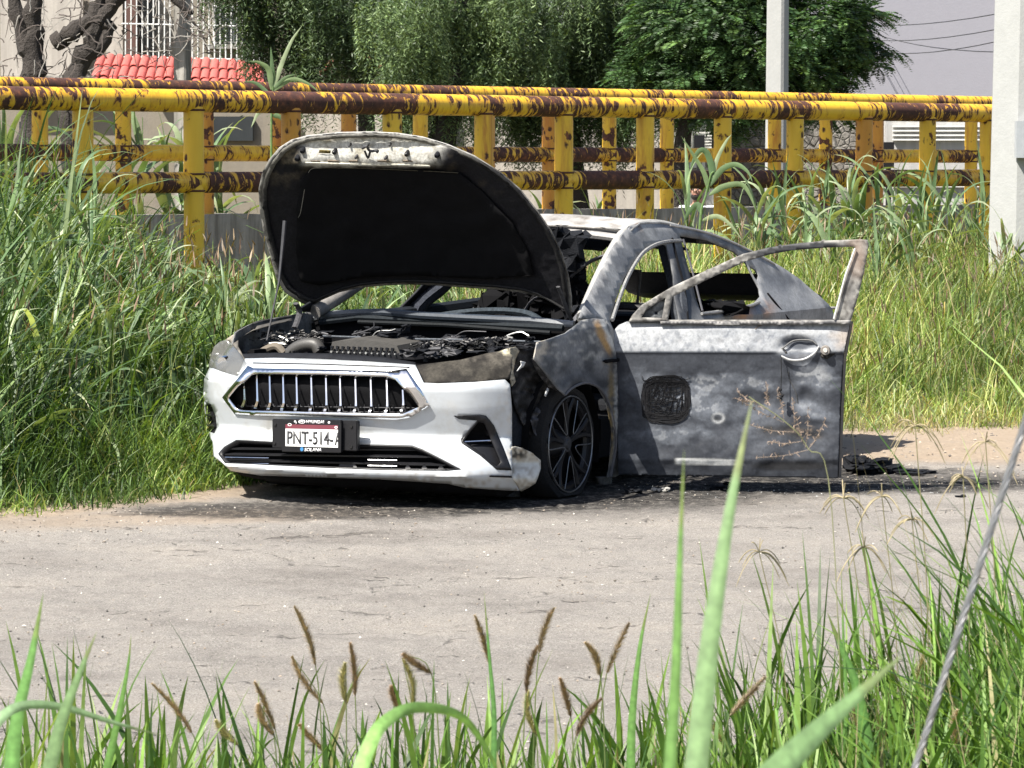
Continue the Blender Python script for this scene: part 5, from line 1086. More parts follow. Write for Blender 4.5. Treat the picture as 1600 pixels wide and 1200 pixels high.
# single reeds that stand out
e1 = empty('reed_plant', tuple(rp(1090, 27.2)), 0, 'lone tall reed with long arching leaves rising behind the car roof', 'plant'); b0 = np.array(e1.location)
def hand_reed(e, Y, stalk, leaves, cs=.012):
    b0 = np.array(e.location); P = catmull([b0]+[wp(a, b, Y) for a, b in stalk], 4)-b0; mb = MB(); mb.tube(P, np.linspace(cs, cs*.45, len(P)), 7, (.17, .27, .10)); mb.build('stalk', MT['grass'], e)
    for i, (pts, w) in enumerate(leaves):
        Q = catmull([wp(a, b, Y+(i % 3-1)*.05*k/3) for k, (a, b) in enumerate(pts)], 5)-b0; n = len(Q); t = np.linspace(0, 1, n); T = np.gradient(Q, axis=0); T /= np.linalg.norm(T, axis=1)[:, None]
        S = np.cross(T, (0.15, 1, 0.1)); S /= np.linalg.norm(S, axis=1)[:, None]; wd = w*.46*np.minimum(1, .3+t*4)*np.maximum(0, 1-t**1.8)**.9; up = np.array([0, .35, 0])
        V = np.stack([Q-S*wd[:, None]+up*wd[:, None], Q, Q+S*wd[:, None]+up*wd[:, None]], 1).reshape(-1, 3); F = [(k*3+j, k*3+j+1, k*3+j+4, k*3+j+3) for k in range(n-1) for j in range(2)]
        c = np.repeat((np.array(RC[(i+1) % 4])*1.0)[None], len(V), 0); npmesh('leaf', V, F, MT['reed'], e, c)
hand_reed(e1, 27.2, [(1094, 345), (1103, 305), (1110, 275), (1115, 268)], [([(1108, 300), (1100, 270), (1082, 240), (1064, 212)], .045), ([(1112, 288), (1112, 262), (1104, 238), (1092, 236), (1082, 255), (1079, 266)], .06), ([(1114, 276), (1120, 250), (1134, 222), (1143, 210)], .04),
    ([(1110, 290), (1128, 265), (1150, 257), (1168, 268), (1176, 285)], .055), ([(1108, 305), (1130, 292), (1158, 288), (1172, 305), (1182, 332)], .055), ([(1098, 335), (1090, 320), (1076, 332), (1068, 350)], .06), ([(1096, 345), (1120, 338), (1140, 350), (1160, 375)], .045)])
e2 = empty('reed_plant', tuple(rp(424, 30.2)), 0, 'single tall reed topping the railings left of the raised bonnet', 'plant')
hand_reed(e2, 30.2, [(424, 200), (425, 160), (427, 135)], [([(424, 140), (420, 110), (405, 98), (388, 96)], .06), ([(426, 138), (425, 105), (423, 72)], .055), ([(427, 138), (438, 105), (455, 65), (472, 40)], .05), ([(427, 140), (445, 122), (462, 116)], .04), ([(428, 142), (455, 124), (480, 130), (500, 145)], .045), ([(424, 150), (400, 130), (380, 128)], .04), ([(424, 170), (405, 175), (392, 200)], .05), ([(425, 180), (440, 185), (452, 215)], .05)])
_l1 = [28, 75, 215, 238, 262, 345, 362, 382, 175, 50, 300, 320, 945, 905, 985]
for k, (px, Y, h) in enumerate([(28, 33, .9), (75, 32, .8), (215, 32.5, .95), (238, 32.2, .9), (262, 32.4, 1.0), (345, 33, .85), (362, 32.5, .7), (382, 33, .75), (175, 32.6, .7), (50, 32.7, .7), (300, 32.6, .75), (320, 32.4, .9), (945, 37, .45), (905, 36.5, .5), (985, 37.5, .5)]):
    _x = xat(px, railY2)-.3; reed((_x, railY2(_x)+1.3+.4*math.sin(px), -.32), h+(1.45 if px < 600 else .85), 15, ORD[sorted(_l1).index(px)]+' pale green reed from the left behind the farther yellow railing', 'reeds behind the farther railing', .95, seed=px+3)
_l2 = [20, 48, 92, 70, 8, 140, 30, 118, 150, 205, 355, 400, 425, 60, 12, 110, 175, 250]
for k, (px, Y, h) in enumerate([(20, 20.5, .95), (48, 21.5, 1.0), (92, 20.8, 1.05), (70, 19.7, .7), (8, 19.4, .8), (140, 22, 1.0), (30, 23, 1.15), (118, 23.4, 1.1), (150, 24, .9), (205, 22.8, .6), (355, 23.5, .7), (400, 24.2, .75), (425, 23.2, .6), (60, 18.9, .5), (12, 18.2, .45), (110, 19.2, .5), (175, 20.2, .6), (250, 24.0, .7)]):
    reed(rp(px, Y), h*(.9 if px < 190 else .35), 9, ORD[sorted(_l2).index(px)]+' broad-bladed cane plant from the left in the tall grass of the left bank', 'cane grass plants on the left bank', .55, seed=px+11)

# ---------------------------------------------------------------- foreground verge
def fg(name, label, n, dfn, hfn, w, pal, wts, lean, droop, seg, y0=7.2, y1=9.5, x0=-1.7, x1=1.8):
    x = NR.uniform(x0, x1, n); y = NR.uniform(y0, y1, n); k = NR.random(n) < dfn(x, y); x, y = x[k], y[k]; k = len(x)
    V, F, mm, C = blades(np.stack([x, y, x*0-.03], 1), hfn(x, y)*np.exp(NR.normal(0, .25, k)), NR.uniform(w[0], w[1], k), NR.uniform(0, 6.28, k), np.abs(NR.normal(0, lean, k)), np.abs(NR.normal(*droop, k)), seg)
    tag(npmesh(name, V, F, MT['grass'], None, np.repeat(palette(k, pal, wts=wts), mm, 0)), label, 'grass', kind='stuff'); print(name, k)
G1, G2, G3, G4 = (.085, .170, .030), (.14, .245, .042), (.22, .32, .10), (.042, .090, .020)
fg('verge_grass', 'green grass blades along the bottom of the view on the near road verge', 4600, lambda x, y: .32+.6*sstep(-.1, 1, x), lambda x, y: .22+.14*sstep(.2, 1.2, x)+.22*fbm(x*3, y, 4), (.008, .024), [G1, G2, G3, G4, (.26, .24, .12)], [.33, .30, .12, .22, .03], .22, (.35, .3), 7)
fg('verge_grass', 'dense tangled bright green grass at the lower right of the view beside the steel cable', 7000, lambda x, y: sstep(.75, 1.25, x+(y-8.5)*.1), lambda x, y: .30+.46*sstep(.85, 1.4, x), (.007, .020), [G1, G2, G3, G4], [.34, .36, .12, .18], .35, (.9, .5), 7)
fg('verge_grass', 'fine low grass filling the bottom edge of the view', 7000, lambda x, y: .35+.55*sstep(-.2, 1, x), lambda x, y: .15+.12*fbm(x*4, y, 4)+.10*sstep(.2, 1.1, x), (.004, .010), [G1, G2, G4, (.3, .26, .14)], [.38, .32, .22, .08], .3, (.5, .4), 5)
fg('verge_grass', 'thin pale seed stalks at the lower right of the view', 380, lambda x, y: sstep(.3, 1.0, x), lambda x, y: .50+.25*sstep(.6, 1.3, x), (.0025, .004), [(.30, .30, .15), (.36, .30, .18)], [.5, .5], .18, (.5, .4), 8)
# foxtail heads, one thing each
def foxtail(i, top, bot, Y, lab):
    p0, p1 = at(bot[0], bot[1], Y), at(top[0], top[1], Y); foot = np.array([p0[0]+(p0[0]-p1[0])*.5, Y, -.03]); e = empty('foxtail_grass', tuple(foot), 0, lab, 'grass stalk', 'foxtail seed heads on the near verge')
    mb = MB(); P = catmull([foot, (foot*.45+p0*.55)+np.array([(p0-p1)[0]*.1, 0, 0]), p0, p1], 4)-foot; mb.tube(P, np.linspace(.0022, .001, len(P)), 5, (.17, .22, .08)); mb.build('stalk', MT['grass'], e)
    r = np.random.default_rng(i); L = np.linalg.norm(p1-p0); n = 800; t = r.uniform(0, 1, n); bend = np.array([.012*r.uniform(-1, 1), 0, 0]); c = p0+(p1-p0)*t[:, None]+bend*np.sin(t*3.1)[:, None]-foot
    d = r.normal(0, 1, (n, 3)); ax = (p1-p0)/L; d -= (d@ax)[:, None]*ax; d /= np.linalg.norm(d, axis=1)[:, None]; d = d*.8+ax*.75
    ln = .021*(1-.55*np.abs(t*2-.9)**2)*r.uniform(.6, 1.2, n); s_ = np.cross(d, ax); s_ /= np.linalg.norm(s_, axis=1)[:, None]
    V = np.stack([c-s_*.0011, c+s_*.0011, c+d*ln[:, None]], 1).reshape(-1, 3); F = np.arange(3*n).reshape(-1, 3); base = np.array([(.36, .28, .20), (.42, .33, .24), (.30, .22, .16), (.44, .41, .25)][i % 4])
    npmesh('seed_head', V, F, MT['dryhead'], e, np.repeat(base[None]*np.exp(r.normal(0, .3, (n, 1))), 3, 0), False)
    mb = MB(); mb.tube(np.array([p0, (p0*.5+p1*.5)+bend, p1])-foot, [.0018, .0022, .0008], 6, tuple(base*.9)); mb.build('core', MT['dryhead'], e)
fx = [((460, 948), (493, 1040)), ((457, 1026), (505, 1100)), ((547, 1005), (555, 1088)), ((540, 1036), (541, 1100)), ((398, 1066), (430, 1140)), ((237, 1068), (300, 1145)), ((630, 1022), (674, 1052)), ((629, 1030), (645, 1112)), ((742, 962), (766, 1040)), ((866, 950), (842, 1020)),
      ((840, 1010), (822, 1082)), ((826, 1080), (838, 1150)), ((983, 974), (948, 1052)), ((914, 1004), (938, 1056)), ((612, 1072), (630, 1120)), ((338, 1126), (372, 1165)), ((468, 1132), (508, 1175)), ((1196, 1058), (1140, 1118)), ((940, 1092), (900, 1150)), ((1444, 1022), (1434, 1098)), ((1384, 1110), (1370, 1180)),
      ((1496, 1110), (1500, 1180)), ((1586, 1120), (1560, 1190)), ((1100, 1096), (1128, 1160)), ((1335, 1090), (1350, 1160)), ((405, 1100), (428, 1150)), ((875, 1060), (892, 1120))]
for i, (t_, b_) in enumerate(fx): foxtail(i, t_, b_, 8.6+.5*math.sin(i*1.7), ORD[sorted(q[0][0] for q in fx).index(t_[0])]+' brown bristly foxtail head from the left in the near verge grass')
# crowfoot heads: drooping straw fingers on a bare stalk
def crowfoot(i, c, Y, r_px, foot_px, lab, n=11, col=(.38, .32, .20)):
    p = at(c[0], c[1], Y); f = at(foot_px[0], foot_px[1], Y); f[2] = -.03; e = empty('crowfoot_grass', tuple(f), 0, lab, 'grass stalk'); r = random.Random(i); s = r_px*Y/FPX
    mb = MB(); mid = (f+p)/2+np.array([.02, 0, .05]); mb.tube(catmull([f, mid, p], 6)-f, .0014, 5, (.24, .22, .12)); mb.build('stalk', MT['dryhead'], e)
    for k in range(n):
        a = r.uniform(-1.9, 1.9) if k % 2 else -1.5+3*k/(n-1)+r.uniform(-.4, .4); y = r.uniform(-.8, .8); L = s*r.uniform(.45, 1.3)
        q = [p+np.array([math.sin(a)*L*t, y*L*t, L*(.75*t*math.cos(a)-1.1*t*t*abs(math.sin(a))*1.0-.12*t*t)]) for t in (0, .35, .7, 1)]
        mb = MB(); mb.tube(catmull(q, 3)-f, [.0008]+[.0014]*8+[.0006], 4, tuple(np.array(col)*r.uniform(.8, 1.2))); mb.build('seed_finger', MT['dryhead'], e)
for i, a in enumerate([((1318, 778), 9.2, 38, (1360, 1200), 'dry straw-coloured seed cluster left of the pair near the road edge'), ((1378, 775), 9.0, 34, (1400, 1200), 'dry straw-coloured seed cluster with wide drooping fingers, middle of the tall ones'), ((1186, 862), 9.2, 46, (1240, 1180), 'lone straw-coloured seed cluster leaning over the open road'),
    ((1230, 872), 9.1, 1, (1250, 1180), ''), ((1350, 855), 8.8, 36, (1370, 1200), 'low straw seed cluster on the verge below the tall ones'), ((1425, 812), 8.9, 34, (1440, 1200), 'straw seed cluster beside the steel cable'), ((1430, 665), 8.8, 44, (1445, 1200), 'tallest straw seed cluster against the dirt strip right of the door'), ((1540, 690), 8.8, 40, (1550, 1150), 'brown seed cluster at the far right just left of the cable top'), ((1505, 745), 8.6, 36, (1500, 1150), 'pale green seed cluster by the cable')]):
    if a[4]: crowfoot(i, *a)
# open panicle in front of the door
def panicle():
    Y = 7.6; f = at(1330, 1150, Y); f[2] = -.03; e = empty('panicle_grass', tuple(f), 0, 'fine branching pinkish seed panicle in front of the open car door', 'grass stalk')
    mb = MB(); mb.tube(catmull([f, at(1300, 800, Y), at(1262, 700, Y), at(1228, 660, Y), at(1170, 620, Y)], 6)-f, .0012, 5, (.26, .27, .14)); mb.build('stalk', MT['dryhead'], e)
    r = random.Random(2)
    for bx, by, ex, ey in ((1262, 703, 1182, 715), (1262, 703, 1290, 655), (1258, 700, 1262, 640), (1240, 675, 1175, 665), (1240, 675, 1238, 625), (1225, 660, 1160, 628), (1225, 655, 1214, 610), (1200, 640, 1152, 612), (1200, 640, 1198, 600), (1180, 628, 1148, 622), (1250, 690, 1200, 690), (1256, 695, 1244, 650)):
        P = catmull([at(bx, by, Y), at((bx+ex)/2+r.uniform(-3, 3), (by+ey)/2+3, Y), at(ex, ey, Y)], 4)-f; mb = MB(); mb.tube(P, .0005, 4, (.36, .28, .22))
        for q in P[2:]:
            for _ in range(3): d = np.array([r.uniform(-.008, .008), r.uniform(-.008, .008), r.uniform(-.008, .008)]); mb.tube([q, q+d], .0007, 3, (.36, .27, .21))
        mb.build('branchlet', MT['dryhead'], e)
panicle()
# big near blades, out of focus
def big_blade(pts, w, Y0, Y1, lab, col, fold=.3):
    n = len(pts); P = [at(a, b, Y0+(Y1-Y0)*k/(n-1)) for k, (a, b) in enumerate(pts)]; foot = P[0].copy(); foot[2] = -.03; e0 = foot
    dn = P[0]-P[1]; dn = dn/np.linalg.norm(dn); L0 = P[0][2]+.03; Q0 = [P[0]+(foot-P[0])*k+np.array([dn[0], 0, 0])*.25*k*(1-k) for k in np.linspace(1, .04, 14)]; Q = np.vstack([Q0, catmull(P, 8)])-e0; n = len(Q); t = np.linspace(0, 1, n); T = np.gradient(Q, axis=0); T /= np.linalg.norm(T, axis=1)[:, None]; S = np.cross(T, (.1, 1, .05)); S /= np.linalg.norm(S, axis=1)[:, None]
    al = np.concatenate([[0], np.cumsum(np.linalg.norm(np.diff(Q, axis=0), axis=1))]); vis = al[-1]-al[14]; tv = np.clip((al-al[14])/vis, 0, 1); wd = w*.5*np.minimum(1, .5+al/al[-1])*np.maximum(0, 1-tv**1.5)**.9
    c2 = np.repeat((np.array(col)*1.12)[None], 3*n, 0); V = np.stack([Q-S*wd[:, None]+np.array([0, fold, 0])*wd[:, None], Q, Q+S*wd[:, None]+np.array([0, fold, 0])*wd[:, None]], 1).reshape(-1, 3); c2[1::3] = np.array(col)*1.6; c2[-18:] = c2[-18:]*.6+np.array([.26, .20, .08])*.4
    o = npmesh('grass_blade', V, [(k*3+j, k*3+j+1, k*3+j+4, k*3+j+3) for k in range(n-1) for j in range(2)], MT['near'], None, c2); o.location = tuple(e0); tag(o, lab, 'grass blade')
GB = (.15, .235, .11)
big_blade([(1085, 1230), (1110, 1000), (1140, 800), (1176, 620)], .022, 3.2, 3.3, 'broad pale blurred grass blade standing tall in front of the open door', GB)
big_blade([(1045, 1230), (1056, 1050), (1062, 880), (1069, 700)], .012, 3.4, 3.4, 'narrow blurred grass blade beside the broad pale one', (.14, .26, .08))
big_blade([(1180, 1240), (1250, 1170), (1320, 1105), (1412, 1022)], .027, 3.0, 3.2, 'pale blurred blade leaning to the right at the bottom of the view', (.24, .38, .17))
big_blade([(555, 1230), (575, 1170), (600, 1130), (650, 1106), (720, 1120), (765, 1180), (790, 1240)], .020, 4.4, 4.6, 'arched pale green blade bending over at bottom centre', (.20, .36, .11))
big_blade([(15, 1230), (25, 1130), (48, 1030), (68, 925)], .024, 5.2, 5.2, 'wide upright green blade at the lower left corner', (.13, .27, .08))
big_blade([(70, 1230), (95, 1130), (125, 1050), (152, 985)], .022, 5.0, 5.0, 'pale green blade leaning right near the lower left corner', GB)
big_blade([(-30, 1160), (20, 1108), (90, 1104), (180, 1130), (255, 1150)], .016, 5.0, 5.1, 'thin pale blade arching sideways at the lower left', (.24, .36, .20))
big_blade([(1300, 1230), (1322, 1130), (1318, 1000), (1314, 880)], .012, 8.3, 8.3, 'upright green leaf tip rising from the right verge', (.10, .20, .05))
big_blade([(1360, 1200), (1340, 1080), (1318, 1020), (1292, 955)], .034, 8.3, 8.3, 'broad dark green leaf leaning left on the right verge', (.09, .19, .05))
big_blade([(985, 1230), (988, 1120), (1000, 1010), (1017, 925)], .020, 7.4, 7.4, 'slim green blade rising alone from the bottom centre right', (.11, .22, .06))
big_blade([(770, 1230), (772, 1120), (764, 1020), (756, 922)], .014, 7.6, 7.6, 'slender dark green blade rising at bottom centre', (.08, .18, .05))
big_blade([(160, 1230), (185, 1120), (200, 1040), (205, 990)], .018, 7.2, 7.2, 'slender green blade left of the foxtails', (.10, .20, .05))
# steel guy cable: seven twisted strands
def cable():
    a = at(1425, 1215, 4.2); b = at(1600, 665, 4.2); d = (b-a)/np.linalg.norm(b-a); p0 = a+d*(-.02-a[2])/d[2]; p1 = a+d*((6.5-a[2])/d[2]); L = np.linalg.norm(p1-p0)
    e = empty('guy_cable', tuple(p0), 0, 'twisted steel guy cable rising diagonally at the right of the view', 'cable'); u = np.cross(d, (0, 1, 0)); u /= np.linalg.norm(u); v = np.cross(d, u); n = 700; s = np.linspace(0, L, n)
    m = simple('galvanised_wire', (.40, .40, .41), .38, .85, .25, 90, .1)
    for k in range(6):
        th = s*2*math.pi/.085+k*math.pi/3; P = d*s[:, None]+.0031*(np.cos(th)[:, None]*u+np.sin(th)[:, None]*v); V, F = tube_data(P, .0016, 6); mb = MB(); mb.add(V, F); mb.build('strand', m, e, col=False)
cable()
import time as _t; _T0=_t.time()
# ---------------------------------------------------------------- beyond the bridge
def bbox(name, a, b, Y, th, m, parent=None, rz=0):
    """upright slab whose front face spans the two corners on the plane at distance Y"""
    p, q = at(a[0], a[1], Y), at(b[0], b[1], Y); return box(name, ((p[0]+q[0])/2, Y+th/2, (p[2]+q[2])/2), (abs(q[0]-p[0]), th, abs(q[2]-p[2])), m, parent)
lav = mk_conc('lilac_render', (.27, .265, .30), (.31, .305, .345), False); MT['cream'] = mk_conc('cream_render', (.40, .365, .325), (.48, .445, .40), True, (1.1, 1.0, .9))
MT['stone'] = None
def mk_stone(name, c0, c1, sc_=3.0, flat=(1, 1, 1)):
    b = NB(name); v = b.coord(flat); vo = b.n('ShaderNodeTexVoronoi', feature='DISTANCE_TO_EDGE'); vo.inputs['Scale'].default_value = sc_; b.l(v, vo.inputs['Vector']); vc = b.n('ShaderNodeTexVoronoi'); vc.inputs['Scale'].default_value = sc_; b.l(v, vc.inputs['Vector'])
    n = b.noise(v, 9, 6, .7); c = b.mix(vc.outputs[1], c0, c1); c = b.mix(.5, c, b.mix(n, tuple(x*.6 for x in c0), c1)); c = b.mix(b.ramp(vo.outputs[0], [(0, 1), (.05, 0)]), c, tuple(x*.5 for x in c0))
    b.set(Base_Color=c, Roughness=.95); b.bump(b.math('ADD', b.ramp(vo.outputs[0], [(0, 0), (.1, 1)]), n), .8, .04); return b.m
MT['stone'] = mk_stone('rough_stone', (.17, .155, .14), (.33, .31, .28), 9); MT['ash'] = mk_conc('beige_render', (.16, .14, .11), (.27, .24, .20), True, (.8, .7, .55))
MT['white'] = simple('white_painted_metal', (.72, .72, .70), .5, 0, .12, 8, .1); MT['dkglass'] = simple('dark_glass', (.035, .04, .045), .15, 0, .3, 3, 0); MT['bark'] = simple('dark_bark', (.035, .029, .025), .9, 0, .5, 5, .9, dist=.04)
w = bbox('rendered_building', (1215, -700), (2300, 158), 62, 6, lav); tag(w, 'large plain lilac-grey rendered building wall at the upper right', 'building')
w = bbox('boundary_wall', (1385, 159), (2300, 360), 50, .3, mk_conc('grey_wall', (.42, .41, .40), (.50, .49, .48), True, (1.1, 1.1, 1.1))); tag(w, 'pale grey boundary wall with a wire along its top, right of the stone wall', 'wall'); wp0 = np.array(w.location)
for y in (196, 203, 210, 217, 290): 
    q = bbox('groove_bar', (1395, y), (1560, y+2.5), 49.93, .06, MT['white'], w); q.location = np.array(q.location)-wp0
mb = MB()
for i in range(44): p = at(1235+i*9, 158, 49.9); mb.tube([p, p+np.array([0, 0, .05])], .006, 4)
mb.tube([at(1228, 153.5, 49.9), at(1620, 155.5, 49.9)], .008, 4); mb.tube([at(1228, 157, 49.9), at(1620, 159, 49.9)], .010, 4); tag(mb.build('wire_strip', MT['rod'], None, col=False), 'thin spiked wire strip running along the top of the pale grey wall', 'wire')
w = bbox('stone_wall', (1105, 175), (1402, 360), 51, .5, MT['stone']); tag(w, 'rough grey stone wall behind the railings right of the person', 'wall')
w = bbox('cream_wall', (470, 178), (1070, 360), 54, .4, MT['cream']); tag(w, 'cream rendered wall behind the railings and the hanging trees', 'wall'); wl = np.array(w.location)
for y in (246, 268, 288):
    q = bbox('groove_bar', (472, y), (1068, y+1.5), 53.97, .05, MT['ash'], w); q.location = np.array(q.location)-wl
for x in (537, 705, 862): 
    q = bbox('pilaster', (x, 180), (x+7, 360), 53.9, .1, MT['ash'], w); q.location = np.array(q.location)-wl
w = bbox('side_wall', (1050, 262), (1130, 360), 49.5, .3, mk_conc('light_grey', (.42, .42, .42), (.50, .50, .50))); tag(w, 'light grey low wall just behind the person', 'wall')
g = empty('slatted_gate', tuple(at(1085, 262, 49.6)), 0, 'white slatted metal gate behind the person', 'gate'); g0 = np.array(g.location)
for i in range(9):
    q = bbox('slat', (1083, 206+i*4.6), (1112, 208.6+i*4.6), 49.4, .03, MT['white'], g); q.location = np.array(q.location)-g0
    q = bbox('slat', (1052, 207+i*6), (1082, 208.2+i*6), 49.4, .03, MT['white'], g); q.location = np.array(q.location)-g0
for i in range(6):
    q = bbox('bar', (1053+i*5.5, 204), (1054.4+i*5.5, 250), 49.35, .03, MT['white'], g); q.location = np.array(q.location)-g0
for x, y0, y1, Y, lb in ((1093, 211, 236, 44, 'short black box-topped post standing behind the person'), (1389, 222, 262, 44.5, 'dark stub of a post behind the railings at the right')):
    e = empty('bollard', tuple(at(x, 340, Y)), 0, lb, 'bollard'); b0 = np.array(e.location); o = bbox('head', (x-8, y0), (x+8, y1), Y, .14, MT['black'], e); o.location = np.array(o.location)-b0; mb = MB(); mb.tube([(0, .07, -.3), tuple(at(x, y1, Y)-b0+np.array([0, .07, 0]))], .035, 10); mb.build('stem', MT['black'], e, col=False)
# house with tiled awning at the left
hs = empty('stone_house', tuple(at(150, 200, 56)), 0, 'beige stone house with a red tiled awning and white window bars at the upper left', 'house'); h0 = np.array(hs.location)
def hb(name, a, b, Y, th, m, parent=None, org=h0):
    o = bbox(name, a, b, Y, th, m, parent or hs); o.location = np.array(o.location)-org; return o
hb('wall', (-300, -200), (480, 360), 57, .4, MT['ash'])
hb('wall_panel', (165, -50), (192, 86), 56.8, .2, MT['cream']); hb('wall_panel', (0, -10), (130, 118), 56.8, .15, MT['cream']); hb('ledge', (0, 118), (140, 124), 56.6, .3, MT['conc'])
hb('column', (196, -60), (214, 86), 56.5, .3, simple('red_column', (.10, .05, .04), .8)); hb('door_opening', (218, 0), (240, 88), 56.85, .1, MT['dkglass'])
hb('window', (332, 8), (396, 68), 56.9, .15, MT['white']); hb('pane', (335, 11), (362, 65), 56.85, .1, MT['dkglass']); hb('pane', (366, 11), (393, 65), 56.85, .1, MT['dkglass']); hb('sill', (322, 69), (402, 76), 56.7, .3, MT['conc'])
hb('window', (30, 190), (60, 240), 56.9, .15, MT['dkglass']); hb('window', (330, 182), (395, 220), 56.9, .15, MT['dkglass'])
gr = empty('security_bars', tuple(at(300, 92, 55.2)), 0, 'white vertical security bars standing above the red tiled awning', 'railing'); g1 = np.array(gr.location)
for i in range(26):
    x = 196+i*8.7; mb = MB(); mb.tube([at(x, 97, 55.2)-g1, at(x+.3, -60, 55.2)-g1], .011, 5); mb.build('bar', MT['white'], gr, col=False)
for y in (40, 92, -30):
    mb = MB(); mb.tube([at(190, y-3, 55.2)-g1, at(425, y+2, 55.2)-g1], .012, 5); mb.build('cross_rail', MT['white'], gr, col=False)
aw = empty('tiled_awning', tuple(at(275, 135, 52)), 0, 'red clay tiled awning roof below the white bars at the upper left', 'roof'); a0 = np.array(aw.location)
redt = simple('red_glazed_tile', (.47, .115, .095), .55, 0, .4, 4, .2, dist=.02)
TL, TR, BL, BR_ = at(152, 92, 53.6), at(408, 103, 53.6), at(134, 140, 52.0), at(414, 142, 52.0)
bm = bmesh.new(); bm.faces.new([bm.verts.new(p-a0+np.array([0, .05, -.06])) for p in (TL, TR, BR_, BL)]); bmo('awning_board', bm, simple('awning_board', (.20, .05, .04), .8), aw)
nt_, nr_ = 19, 3
def tilemesh():
    V = []; n = 7
    for v in (0, 1):
        for i in range(n): a = math.pi*i/(n-1); V.append((-math.cos(a)*.5, v, math.sin(a)*.55-(.12 if v else 0)+.12))
    V += [(x, y, z-.12) for x, y, z in V]; F = [(i, i+1, n+i+1, n+i) for i in range(n-1)]+[(2*n+i, 3*n+i, 3*n+i+1, 2*n+i+1) for i in range(n-1)]+[(i, 2*n+i, 2*n+i+1, i+1) for i in range(n-1)]
    return npmesh('tile', V, F, redt, 'mesh', None, True, 40)
tm = tilemesh()
for r in range(nr_):
    for c in range(nt_):
        u = (c+.5)/nt_; v0 = r/nr_; lo = BL+(BR_-BL)*u; hi = TL+(TR-TL)*u; p = lo+(hi-lo)*v0; d = (hi-lo)/nr_; wx = (BR_-BL)[0]/nt_*(1-.07*v0)
        o = link('tile', tm, aw); X = Vector((1, 0, 0)); Yv = Vector(d).normalized(); Zv = X.cross(Yv); M = Matrix((X, Yv, Zv)).transposed(); o.matrix_local = Matrix.Translation(Vector(p-a0)+Zv*(.015*(r)+rnd.uniform(-.008, .008))) @ M.to_4x4() @ Matrix.Diagonal((wx*.94, np.linalg.norm(d)*1.12, .085, 1))
aw2 = empty('tiled_awning', tuple(at(560, 110, 53)), 0, 'second red tiled gable glimpsed through the hanging foliage', 'roof'); a2 = np.array(aw2.location)
for (p, q) in (((500, 118), (545, 72)), ((545, 72), (596, 104))):
    P, Q = at(*p, 53)-a2, at(*q, 53)-a2
    for k in range(5):
        s_ = P+(Q-P)*(k/5); e_ = P+(Q-P)*((k+1.06)/5); mb = MB(); mb.tube([s_, e_], .055, 8); mb.build('tile', redt, aw2, col=False)
w_ = bbox('gable_panel', (505, 108), (592, 150), 53.1, .2, MT['ash'], aw2); w_.location = np.array(w_.location)-a2
# overhead wires
for i, (a, b) in enumerate([((1370, 16), (1560, 2)), ((1380, 40), (1560, 26)), ((1395, 38), (1560, 62)), ((1400, 60), (1560, 45))]):
    mb = MB(); P, Q = at(*a, 58), at(*b, 40); P = P+(P-Q)*1.0; Q = Q+(Q-P)*.2; t = np.linspace(0, 1, 14); pts = P+(Q-P)*t[:, None]-np.array([0, 0, 1])*(.25*4*t*(1-t))[:, None]; mb.tube(pts, .006, 4); tag(mb.build('overhead_wire', MT['rod'], None, col=False), ['uppermost thin overhead wire crossing the lilac wall', 'second thin overhead wire from the top across the lilac wall', 'overhead wire sloping down to the right across the lilac wall', 'faint lowest overhead wire across the lilac wall'][i], 'wire')

